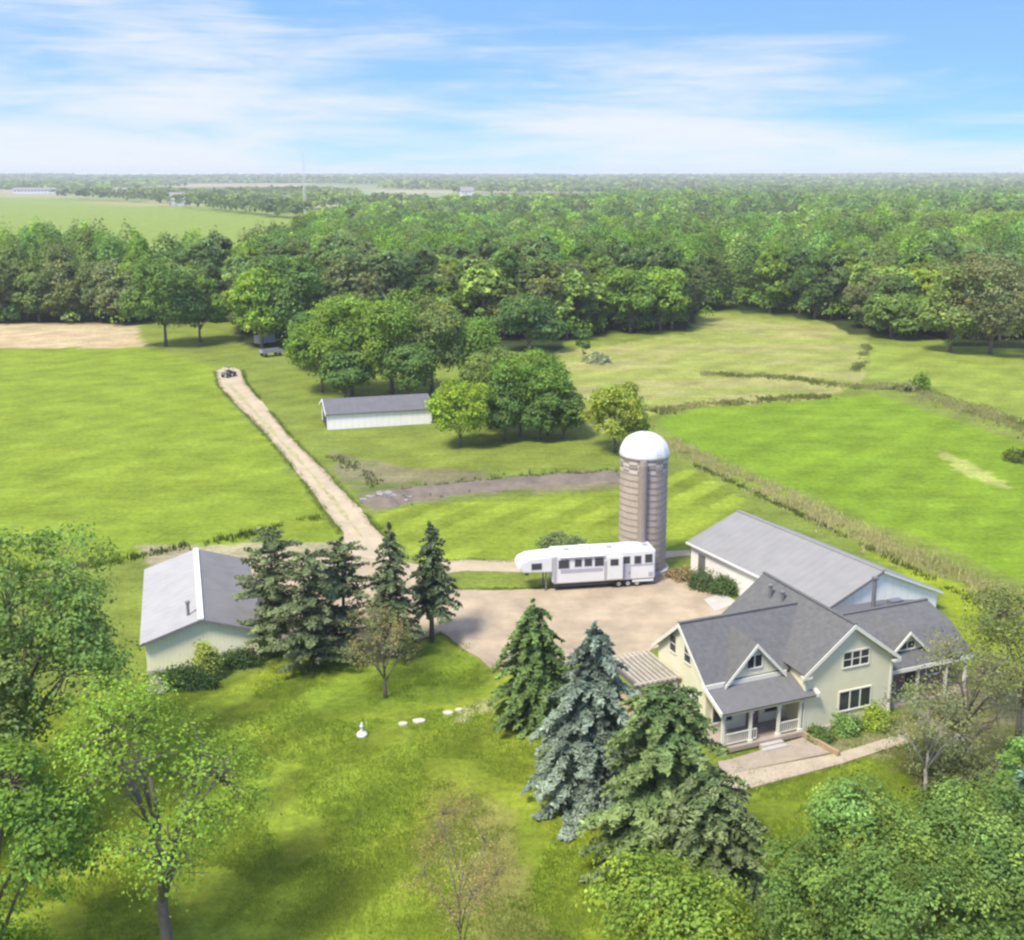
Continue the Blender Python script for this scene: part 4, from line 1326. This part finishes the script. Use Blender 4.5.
def build_near_trees():
    def H(px, py, top):
        x, y, _ = ground_at(px, py)
        return height_to(x, y, top)
    # left edge
    tree('broadleaf_tree', 'tall spreading green tree at the left edge, in front of the cream machine shed', 'tree', at(30, 800), H(30, 800, 528), 6.4, 2.6, 250, 26, .34, (.08, .125, .034), 11, 13, twigs=3, spread=.13)
    tree('broadleaf_tree', 'dense green tree in the lower left corner of the lawn', 'tree', at(5, 1010), H(5, 1010, 748), 4.2, 2.0, 330, 24, .26, (.075, .13, .028), 12, 10, twigs=2)
    tree('broadleaf_tree', 'grey green tree behind the lower left corner tree, against the left edge', 'tree', at(-28, 850), H(-28, 850, 655), 4.2, 1.5, 240, 22, .3, G_OL, 19, 9)
    shrub('bright lime green bush in the bottom left corner', 14, 975, 3.0, 2.0, (.13, .19, .02), 5, size=.22)
    # see-through tree with forked trunk
    tree('young_tree', 'thin light green tree with a forked bare trunk on the near left lawn', 'tree', at(168, 965), H(168, 965, 690), 4.9, 4.6, 190, 22, .22, (.105, .165, .024), 14, 10, r0=.36, bark='bark', twigs=6, spread=.2, up=.8)
    # pines and conifers by the yard
    conifer('pine_tree', 'ragged grey green pine nearest the cream machine shed', at(276, 655), H(276, 655, 529), 3.1, 1.2, 33, (.06, .08, .036), (.13, .155, .075), 15, 9, .32, -.12, .8, .6, .22, open_=.34, cat='pine tree')
    conifer('pine_tree', 'ragged dark pine standing in front of the gap between shed and yard', at(312, 668), H(312, 668, 552), 3.1, .9, 34, (.055, .075, .035), (.12, .145, .07), 15, 9, .32, -.10, .8, .6, .24, open_=.32, cat='pine tree')
    conifer('pine_tree', 'ragged pine just left of the twin pointed conifers', at(345, 652), H(345, 652, 541), 3.1, 1.4, 35, (.058, .078, .035), (.125, .15, .072), 14, 9, .32, -.12, .8, .6, .24, open_=.36, cat='pine tree')
    conifer('conifer_tree', 'pointed dark conifer, left of the twin pair at the yard edge', at(392, 655), H(392, 655, 527), 2.6, 1.6, 31, (.05, .07, .033), (.10, .125, .06), 17, 9, .34, .22, .8, .4, .62, open_=.12)
    conifer('conifer_tree', 'slim pointed conifer with a bare lower trunk at the yard corner', at(432, 641), H(432, 641, 525), 2.15, 2.6, 32, (.046, .066, .032), (.09, .115, .056), 16, 9, .34, .2, .8, .4, .5, open_=.12)
    tree('bare_shrub_tree', 'low brownish half bare tree under the two pointed conifers', 'tree', at(385, 697), H(385, 697, 606), 3.0, 1.5, 60, 14, .18, (.115, .105, .05), 23, 9, r0=.14, twigs=9, spread=.22)
    tree('bare_shrub_tree', 'brownish thin leafed small tree in the middle of the near lawn', 'tree', at(462, 985), H(462, 985, 790), 2.8, 1.2, 130, 16, .11, (.125, .10, .048), 24, 8, r0=.10, twigs=10, spread=.24)
    # big evergreens on the lawn
    conifer('spruce_tree', 'green spruce nearest the gravel yard, left of the blue spruce', at(533, 722), H(533, 722, 606), 2.9, .5, 41, (.05, .085, .028), (.105, .15, .045), 21, 11, .36, .3, 1.0, .6, .46, open_=.12)
    conifer('blue_spruce', 'silvery blue spruce in the middle of the evergreen row', at(592, 800), H(592, 800, 628), 3.75, .4, 42, (.055, .08, .062), (.155, .185, .145), 25, 13, .36, .34, 1.05, .55, .5, open_=.08)
    conifer('spruce_tree', 'large olive green spruce in front of the farmhouse porch', at(662, 872), H(662, 872, 688), 3.7, .4, 43, (.05, .08, .03), (.125, .16, .06), 26, 13, .36, .2, 1.0, .6, .28, open_=.12)
    conifer('spruce_tree', 'olive green spruce lowest in the evergreen row, right above the bushy bottom edge tree', at(706, 925), H(706, 925, 772), 2.9, .4, 44, (.05, .075, .03), (.12, .145, .065), 20, 11, .34, .22, .9, .55, .28, open_=.1)
    tree('broadleaf_tree', 'bushy olive tree at the bottom edge below the evergreen row', 'tree', at(672, 1030), H(672, 1030, 868), 3.4, .8, 230, 22, .25, (.105, .145, .028), 15, 9)
    # right
    tree('broadleaf_tree', 'broad lush green tree filling the lower right of the lawn', 'tree', at(880, 1050), H(880, 1050, 818), 5.0, 1.2, 330, 62, .205, (.07, .11, .032), 16, 18, spread=.12, var=.3)
    tree('broadleaf_tree', 'green tree joining the lush lower right tree to the bluish corner spruce', 'tree', at(968, 1035), H(968, 1035, 806), 3.8, 1.0, 220, 50, .205, (.075, .115, .036), 18, 12, spread=.13, var=.28)
    tree('broadleaf_tree', 'grey green leafy tree at the bottom, left of the lush lower right tree', 'tree', at(812, 1020), H(812, 1020, 866), 2.5, .8, 170, 20, .24, (.085, .12, .045), 17, 8)
    conifer('spruce_tree', 'bluish green spruce cut off by the lower right edge', at(1030, 985), H(1030, 985, 728), 3.7, .4, 45, (.035, .065, .04), (.075, .12, .075), 24, 12, .34, .3, 1.0, .3, .6)
    tree('sparse_tree', 'half bare grey tree with a pinkish trunk in front of the right house wing', 'tree', at(962, 775), H(962, 775, 640), 3.7, 2.2, 110, 13, .22, (.10, .11, .055), 25, 12, r0=.22, bark='bark', twigs=12, spread=.2)
    tree('sparse_tree', 'thin olive tree at the right edge behind the half bare grey tree', 'tree', at(1018, 735), H(1018, 735, 592), 3.8, 1.0, 150, 18, .24, (.085, .10, .04), 26, 10, r0=.2, twigs=6, spread=.2)
    tree('sparse_tree', 'greyish open crowned small tree between the thicket and the half bare tree', 'tree', at(925, 790), H(925, 790, 690), 2.8, 1.0, 80, 15, .2, (.10, .115, .06), 28, 9, r0=.16, bark='pale_bark', twigs=8, spread=.2)
    tree('broadleaf_tree', 'bright green young tree at the right edge above the bluish spruce', 'tree', at(1022, 850), H(1022, 850, 738), 2.3, .8, 130, 20, .24, (.085, .15, .04), 27, 8)
    shrub('tangled grey green thicket right of the front walk', 945, 778, 3.4, 1.8, (.10, .11, .06), 61, size=.2)
    shrub('olive scrub between the front walk and the half bare tree', 925, 752, 2.0, .8, (.12, .135, .06), 62, size=.18)
    shrub('grey green scrub at the foot of the right edge trees', 985, 800, 4.6, 2.2, (.09, .105, .055), 63, size=.22)
    # foundation planting
    shrub('pale green round bush under the front gable window', 846, 731, 1.7, 1.0, (.10, .16, .055), 64, 'bushes under the front windows')
    shrub('yellow green bush at the right corner of the front gable', 877, 726, 1.7, 1.2, (.135, .18, .03), 65, 'bushes under the front windows')
    shrub('low dark bush between the porch and the front gable', 818, 739, 1.6, .7, (.06, .09, .03), 66, 'bushes under the front windows')
    shrub('dark low hedge along the left half of the shed gable', 185, 685, 4.8, 1.25, (.035, .06, .022), 67, 'bushes along the cream shed', flat=.35)
    shrub('whitish flowering clump at the left corner of the shed', 158, 690, 1.1, .9, (.34, .36, .24), 68, 'bushes along the cream shed')
    shrub('dark bush along the right half of the shed gable', 240, 664, 3.4, 1.1, (.04, .065, .025), 69, 'bushes along the cream shed', flat=.45)
    shrub('yellowish upright bush against the shed gable', 207, 678, 1.7, 2.5, (.15, .175, .045), 70, 'bushes along the cream shed', size=.24)
    shrub('dark shrub at the barn corner beside the yard', 702, 587, 2.2, 1.4, (.05, .075, .032), 71, 'shrubs beside the barn')
    shrub('dark shrub beside the pale barn apron', 724, 592, 2.4, 1.3, (.045, .07, .03), 72, 'shrubs beside the barn')
    shrub('grey green weeds right behind the camper', 556, 546, 3.4, 1.1, (.10, .125, .06), 73, 'scrub behind the camper', size=.24)
    shrub('taller grey green scrub behind the camper roof', 575, 553, 2.6, 1.4, (.095, .12, .065), 74, 'scrub behind the camper', size=.24)
    shrub('brownish weeds at the foot of the silo', 682, 578, 2.6, .8, (.14, .11, .07), 75, size=.2)


build_near_trees()


def build_mid_trees():
    def H(px, py, top):
        x, y, _ = ground_at(px, py)
        return height_to(x, y, top)
    g = 'tall trees behind the low white shed'
    for (px, py, top, rr, base, sd_, lb) in (
        (322, 392, 322, 6.2, G_MID, 101, 'leftmost green tree of the clump behind the low white shed'),
        (352, 396, 298, 7.6, (.095, .145, .028), 102, 'large light green tree behind the left end of the low white shed'),
        (392, 394, 293, 7.8, (.09, .135, .03), 103, 'tallest light green tree behind the middle of the low white shed'),
        (432, 392, 300, 6.6, (.10, .125, .045), 104, 'greyish green tree behind the right end of the low white shed'),
        (470, 390, 320, 6.0, G_MID, 105, 'green tree at the right shoulder of the clump behind the shed'),
        (408, 402, 345, 4.6, G_DK, 106, 'dark lower tree pressed against the back of the low white shed'),
        (345, 404, 352, 4.2, G_DK, 107, 'dark low tree at the left corner of the low white shed'),
        (318, 372, 312, 5.4, G_DK, 108, 'dark tree behind the leftmost tree of the shed clump')):
        tree('broadleaf_tree', lb, 'tree', at(px, py), H(px, py, top), rr, 1.5, 300, 13, .62, base, sd_, 12, group=g, spread=.15)
    g = 'round trees right of the low white shed'
    for (px, py, top, rr, base, sd_, lb) in (
        (460, 446, 384, 4.2, (.125, .18, .022), 111, 'round bright yellow green tree standing free right of the low white shed'),
        (520, 436, 352, 5.2, G_MID, 112, 'green tree of the round clump, tallest behind the bright yellow green tree'),
        (548, 434, 362, 4.6, (.085, .14, .03), 113, 'light green tree at the right of the round clump'),
        (505, 440, 380, 3.6, G_DK, 114, 'dark tree between the bright round tree and the rest of its clump'),
        (540, 440, 392, 3.6, G_DK, 115, 'low dark tree at the front of the round clump'),
        (490, 428, 350, 4.4, G_OL, 116, 'olive tree at the back left of the round clump'),
        (564, 438, 395, 3.0, G_DK, 117, 'small dark tree at the right foot of the round clump'),
        (615, 452, 386, 4.6, (.135, .165, .03), 118, 'yellowish green tree standing behind the silo dome')):
        tree('broadleaf_tree', lb, 'tree', at(px, py), H(px, py, top), rr, 1.0, 300, 15, .46, base, sd_, 11, group=g, spread=.15)
    g = 'single trees at the edge of the woods'
    for (px, py, top, rr, base, sd_, lb) in (
        (166, 346, 262, 8.2, G_DK, 121, 'broad dark green tree standing out from the left tree belt by the tan strip'),
        (200, 342, 280, 5.6, G_MID, 122, 'smaller green tree at the right of the broad dark left tree'),
        (990, 354, 258, 10.5, (.09, .10, .052), 123, 'large grey olive tree at the right edge of the meadow'),
        (950, 352, 268, 6.6, (.105, .14, .045), 124, 'lighter green tree beside the large grey olive tree'),
        (890, 338, 296, 5.8, (.08, .12, .036), 125, 'rounded bush like tree left of the grey olive tree'),
        (915, 338, 296, 5.2, (.08, .12, .034), 126, 'second rounded tree between its neighbour and the grey olive tree'),
        (660, 331, 268, 6.0, G_LT, 127, 'light green tree at the tip of the wood above the meadow'),
        (630, 333, 270, 6.2, G_MID, 128, 'mid green tree left of the light one at the wood tip'),
        (528, 352, 296, 6.4, (.055, .095, .035), 129, 'dark rounded tree at the wood edge behind the round clump'),
        (262, 348, 270, 6.6, G_LT, 130, 'light green tree above the far end of the drive'),
        (292, 346, 258, 7.2, G_DK, 131, 'dark green tree over the wagon at the far end of the drive')):
        tree('broadleaf_tree', lb, 'tree', at(px, py), H(px, py, top), rr, 1.2, 300, 12, .82, base, sd_, 11, group=g, spread=.15)
    tree('slim_tree', 'slim upright tree standing alone in the rough meadow', 'tree', at(583, 360), H(583, 360, 332), 1.5, .6, 50, 14, .4, G_DK, 141, 5)
    shrub('whitish scrubby bush in the meadow beside the slim tree', 596, 362, 5.0, 1.6, (.15, .165, .11), 142, size=.5, n=120)
    shrub('lone green bush on the ditch line in the right meadow', 921, 389, 2.6, 2.8, (.08, .13, .02), 143, size=.4, n=90)
    shrub('grey scrub left of the lone bush on the ditch line', 906, 390, 4.4, 1.2, (.11, .115, .06), 144, size=.4, n=90)
    shrub('dark low bush at the right edge of the bright field', 1018, 460, 3.4, 1.3, (.055, .075, .02), 145, size=.35, n=90)


build_mid_trees()


def build_forest():
    rng = np.random.default_rng(77)
    # positions: denser near, wider apart further off
    P = []
    d = 250.0
    while d < 1500:
        s = 7.0 if d < 420 else (8.5 if d < 700 else 11.5)
        xs = np.arange(-.62 * d - 40, .62 * d + 40, s)
        x = xs + rng.uniform(-.42, .42, len(xs)) * s; y = d + rng.uniform(-.42, .42, len(xs)) * s
        px, py = to_px(x, y)
        k = np.zeros(len(x), bool)
        for f in FOREST: k |= in_poly(px, py, f)
        # clearings inside the far woods
        clr = (fbm(x / 150, y / 90, 61, 3) > .57) & (y > 620)
        k &= ~clr
        for q in np.where(k)[0]: P.append((x[q], y[q], px[q]))
        d += s
    P = np.array(P)
    dist = np.hypot(P[:, 0], P[:, 1])
    o = np.argsort(dist); P, dist = P[o], dist[o]
    # the six kinds of wood tree
    kinds = []
    bases = [(.08, .13, .03), (.064, .105, .032), (.095, .145, .03), (.088, .112, .045), (.06, .096, .037), (.11, .155, .028), (.075, .12, .035)]
    for i, b in enumerate(bases):
        Hh = [15, 16, 14, 15, 17, 13, 15][i]; Rr = [5.2, 4.8, 5.0, 5.4, 4.4, 4.8, 5.6][i]
        me, L = broadleaf_mesh('wood_tree', 300 + i, Hh, Rr, 0.4, 230, 26, .52, b, 10, .26, .12, .15, M['leaf'])
        bm = bmesh.new(); bm.from_mesh(me)
        tb = trunk_mb(Hh, 1.6, .3, L[:4] + [np.zeros((0, 3))], 300 + i)
        vs_ = [bm.verts.new(p) for p in tb.v]
        me.materials.append(M['bark'])
        for f in tb.f:
            try:
                nf = bm.faces.new([vs_[j] for j in f]); nf.material_index = 1
            except ValueError: pass
        bm.to_mesh(me); bm.free()
        kinds.append((me, Hh, Rr))
    inview = (P[:, 2] > -25) & (P[:, 2] < 1049)
    idx = np.where(inview)[0][:205]
    chosen = np.zeros(len(P), bool); chosen[idx] = True
    words = ['mid green', 'dark green', 'light green', 'greyish green', 'deep bluish green', 'yellowish green', 'broad mid green']
    for i in idx:
        x, y, px = P[i]
        k = int(vnoise(x / 16, y / 16, 91) * 6.99 * .6 + rng.random() * 6.99 * .4)
        k = min(k, 6)
        o = obj_of('woodland_tree', kinds[k][0])
        s = rng.uniform(.82, 1.22)
        o.location = (x, y, 0); o.rotation_euler = (0, 0, rng.uniform(0, 6.28)); o.scale = (s * rng.uniform(.85, 1.15), s * rng.uniform(.85, 1.15), s)
        belt = px < 232 and 232 < y < 420
        where = 'in the tree belt between the two left fields' if belt else ('in the woods left of the rough meadow' if px < 700 else 'in the woods above the rough meadow')
        tag(o, 'rounded %s tree %s' % (words[k], where), 'tree', '%s trees %s' % (words[k], where))
    # everything further off as one mass of woodland
    rest = np.where(~chosen)[0]
    Vs, Cs = [], []
    bs = np.array(bases)

    def add(x, y, n, size, hmin, hmax, rad, tone=None):
        h = rng.uniform(hmin, hmax) * (.8 + .5 * float(vnoise(x / 160, y / 160, 93))); r = rad * rng.uniform(.8, 1.2)
        kk = int(min(6, vnoise(x / 40, y / 40, 92) * 6.99 * .55 + rng.random() * 6.99 * .45))
        b = bs[kk] * math.exp(rng.normal(0, .26))
        if tone is not None: b = b * (1 - tone[1]) + np.array(tone[0]) * tone[1]
        d = rng.normal(0, 1, (n, 3)); d /= np.linalg.norm(d, axis=1, keepdims=True)
        d[:, 2] = np.where(d[:, 2] < -.3, -d[:, 2], d[:, 2])
        lump = 1 + .22 * np.sin(d[:, 0] * 4 + x) * np.cos(d[:, 1] * 4 + y)
        C = np.array([x, y, h * .52 + float(rise(x, y))]) + d * np.array([r, r, h * .46]) * (rng.uniform(.78, 1.0, n) * lump)[:, None]
        V, F, c = quads(rng, C, d + np.array([0, 0, .5]), size, 1.35, .5, clump_cols(rng, n, b, .2, .08))
        Vs.append(V); Cs.append(c)
    # undergrowth closing the foot of the wood edges
    for q in np.where(dist < 345)[0]:
        for r_ in range(3):
            x, y = P[q, 0] + rng.uniform(-4, 4), P[q, 1] + rng.uniform(-4.5, 3.5)
            add(x, y, 90, .55, 2.2, 6.5, 2.4)
    for i in rest:
        x, y, px = P[i]; dd = dist[i]
        yel = (((.13, .17, .025), .6) if (850 < px < 1100 and 545 < y < 700) else None)
        if dd < 430: add(x, y, 750, .62, 9, 19, 4.6, yel)
        elif dd < 650: add(x, y, 330, .95, 9, 19, 5.0, yel)
        elif dd < 950: add(x, y, 130, 1.6, 9, 18, 5.8, yel)
        else: add(x, y, 60, 2.5, 9, 18, 7.0)
    V = np.concatenate(Vs); C = np.concatenate(Cs)
    me = np_mesh('woodland', V, np.arange(len(V)).reshape(-1, 4), [M['leaf']], C)
    tag(obj_of('woodland', me), 'dense mixed broadleaf woodland stretching back behind the nearer trees', 'woodland', kind='stuff')
    # hedgerows and groves between the distant fields
    Vs.clear(); Cs.clear()
    d = 1180.0
    while d < 6500:
        s = 15 if d < 2200 else (24 if d < 3800 else 38)
        xs = np.arange(-.60 * d, .60 * d, s)
        x = xs + rng.uniform(-.45, .45, len(xs)) * s; y = d + rng.uniform(-.45, .45, len(xs)) * s
        px, py = to_px(x, y)
        g = fbm(x / 700, y / 480, 71, 4)
        dens = .50 if d < 2000 else .47
        k = g > dens
        k &= ~in_poly(px, py, [(-300, 190), (60, 191), (175, 202), (322, 217), (340, 232), (242, 290), (-300, 290)])
        k &= ~((px > 340) & (px < 600) & (py > 194) & (py < 203) & (rng.random(len(x)) < .8))
        for f in FOREST: k &= ~in_poly(px, py, f)
        for q in np.where(k)[0]:
            if d < 2200: add(x[q], y[q], 22, 4.6, 9, 15, 9)
            elif d < 3800: add(x[q], y[q], 12, 8.5, 9, 15, 14)
            else: add(x[q], y[q], 8, 15, 10, 17, 22)
        d += s
    # tree line bordering the far left field and a few trees in it
    for (x0, y0, x1, y1, n) in ((60, 199, 170, 203, 50), (195, 208, 300, 219, 60), (-60, 192, 60, 193, 26), (160, 206, 190, 208, 5)):
        for i in range(n):
            t = i / n + rng.uniform(-.01, .01)
            x, y, _ = ground_at(x0 + (x1 - x0) * t, y0 + (y1 - y0) * t)
            add(x + rng.normal(0, 6), y + rng.normal(0, 12), 26, 3.6, 11, 18, 8, ((.035, .06, .03), .5))
    V = np.concatenate(Vs); C = np.concatenate(Cs)
    me = np_mesh('distant_groves', V, np.arange(len(V)).reshape(-1, 4), [M['leaf']], C)
    tag(obj_of('distant_groves', me), 'far off groves and hedgerows between fields out to the horizon', 'woodland', kind='stuff')


build_forest()


def tall_grass(name, label, lines, seed, h=(.5, 1.1), cols=((.40, .36, .17), (.27, .28, .09)), dens=9, wdt=.14):
    """strips of unmown grass: lines of (pixel polyline, half width m)"""
    rng = np.random.default_rng(seed)
    B, Hh, Cc = [], [], []
    for pts, hw in lines:
        Q = [Vector(ground_at(*p)) for p in pts]
        for a, b in zip(Q[:-1], Q[1:]):
            L = (b - a).length; n = int(L * hw * 2 * dens)
            if n == 0: continue
            d = (b - a).normalized(); nn = np.array([-d.y, d.x, 0])
            t = rng.random(n)[:, None]; s = rng.normal(0, .5, n)[:, None] * hw
            p = np.array(a)[None] * (1 - t) + np.array(b)[None] * t + nn[None] * s
            keep = fbm(p[:, 0] / 4, p[:, 1] / 4, seed, 3) > .36
            p = p[keep]
            B.append(p); Hh.append(rng.uniform(h[0], h[1], len(p)) * (.6 + .8 * fbm(p[:, 0] / 3, p[:, 1] / 3, seed + 3, 2)))
            m = np.clip(fbm(p[:, 0] / 6, p[:, 1] / 6, seed + 9, 3)[:, None] * 2 - .5 + rng.normal(0, .15, (len(p), 1)), 0, 1)
            Cc.append(np.array(cols[0])[None] * m + np.array(cols[1])[None] * (1 - m))
    B = np.concatenate(B); Hh = np.concatenate(Hh); Cc = np.concatenate(Cc)
    Bk = np.repeat(B, 4, 0) + np.concatenate([rng.normal(0, .16, (len(B) * 4, 2)), np.zeros((len(B) * 4, 1))], 1)
    Hk = np.repeat(Hh, 4) * rng.uniform(.6, 1.1, len(B) * 4); Ck = np.repeat(Cc, 4, 0) * np.exp(rng.normal(0, .12, (len(B) * 4, 1)))
    n = len(Bk)
    a = rng.uniform(0, 6.28, n); sd_ = np.stack([np.cos(a), np.sin(a), np.zeros(n)], 1) * wdt * .5
    ln_ = np.concatenate([rng.normal(0, .22, (n, 2)), np.zeros((n, 1))], 1) * Hk[:, None]
    top = Bk + ln_ + np.stack([np.zeros(n), np.zeros(n), Hk], 1)
    V = np.stack([Bk - sd_ - np.array([0, 0, .1]), Bk + sd_ - np.array([0, 0, .1]), top], 1).reshape(-1, 3)
    me = np_mesh(name, V, np.arange(n * 3).reshape(-1, 3), [M['grassblade']], np.repeat(Ck, 3, 0))
    tag(obj_of(name, me), label, 'grass', kind='stuff')


tall_grass('tall_grass', 'strip of tall straw coloured grass running diagonally past the barn', [([(664, 441), (740, 478), (820, 515), (900, 552), (965, 580), (1060, 625)], 2.3)], 201, (.25, .6), ((.46, .42, .22), (.36, .36, .15)), 11)
tall_grass('ditch_grass', 'rank grass in the ditch, coloured dark for its shade, below the straw coloured strip', [([(690, 462), (770, 500), (850, 538), (930, 578), (985, 606), (1050, 640)], .6)], 202, (.15, .4), ((.11, .14, .035), (.07, .10, .025)), 9)  # shade of the ditch side put into the blade colours
tall_grass('meadow_grass', 'rough tufts of tall grass along the ditches of the right meadow',
           [([(652, 412), (700, 405), (770, 399), (830, 396)], 2.2), ([(700, 374), (770, 376), (830, 384), (880, 389), (915, 392)], 2.4), ([(880, 384), (940, 400), (1000, 418), (1060, 440)], 3.6), ([(866, 345), (862, 362), (856, 372)], 1.2)], 203, (.2, .65), ((.34, .33, .15), (.12, .15, .04)), 6, .2)
tall_grass('bank_grass', 'weeds and tall grass on the bare earth bank across the paddock', [([(378, 500), (440, 488), (520, 479), (622, 472)], 2.4), ([(330, 455), (372, 478), (385, 498)], 1.2)], 204, (.3, .7), ((.14, .15, .06), (.08, .11, .03)), 2.5, .14)
tall_grass('drive_verge', 'weedy grass fringing the gravel drive and the yard', [([(216, 372), (219, 386), (234, 402), (262, 430), (298, 473), (322, 508), (340, 530), (350, 552)], .45), ([(242, 370), (246, 384), (262, 402), (290, 436), (330, 477), (366, 516), (388, 542), (402, 560)], .45),
    ([(468, 650), (440, 632), (420, 640), (380, 640)], .5), ([(492, 667), (520, 668), (545, 662)], .5), ([(452, 590), (560, 588)], .4), ([(420, 563), (470, 560), (520, 562), (640, 552)], .4), ([(722, 790), (745, 791), (842, 765), (912, 742)], .2)], 207, (.08, .3), ((.22, .25, .08), (.12, .18, .03)), 26, .07)
tall_grass('lawn_grass', 'short uneven grass and clover tufts of the near lawn', [([(-60, 800), (500, 800), (1080, 800)], 15), ([(-60, 880), (500, 880), (1080, 880)], 9), ([(250, 700), (480, 700)], 9)], 206, (.05, .16), ((.30, .36, .05), (.15, .24, .03)), 22, .06)
tall_grass('verge_grass', 'uncut grass at the foot of the far left field beside the cream shed', [([(-20, 572), (100, 566), (190, 545), (260, 532), (322, 516)], 1.0)], 205, (.3, .7), ((.13, .18, .03), (.06, .09, .02)), 6, .12)

# ------------------------------------------------------------------ air
def haze():
    b = MB().box(-43500, 43500, -43500, 43500, -1.2, 64)
    m = bpy.data.materials.new('air_haze'); m.use_nodes = True
    t = m.node_tree; t.nodes.remove(t.nodes['Principled BSDF'])
    v = nd(t, 'ShaderNodeVolumePrincipled')
    v.inputs['Color'].default_value = (.93, .97, 1.0, 1)
    v.inputs['Density'].default_value = .00016
    v.inputs['Anisotropy'].default_value = 0
    link(t, v.outputs[0], t.nodes['Material Output'].inputs['Volume'])
    o = b.build('haze', m)
    tag(o, kind='stuff')


haze()
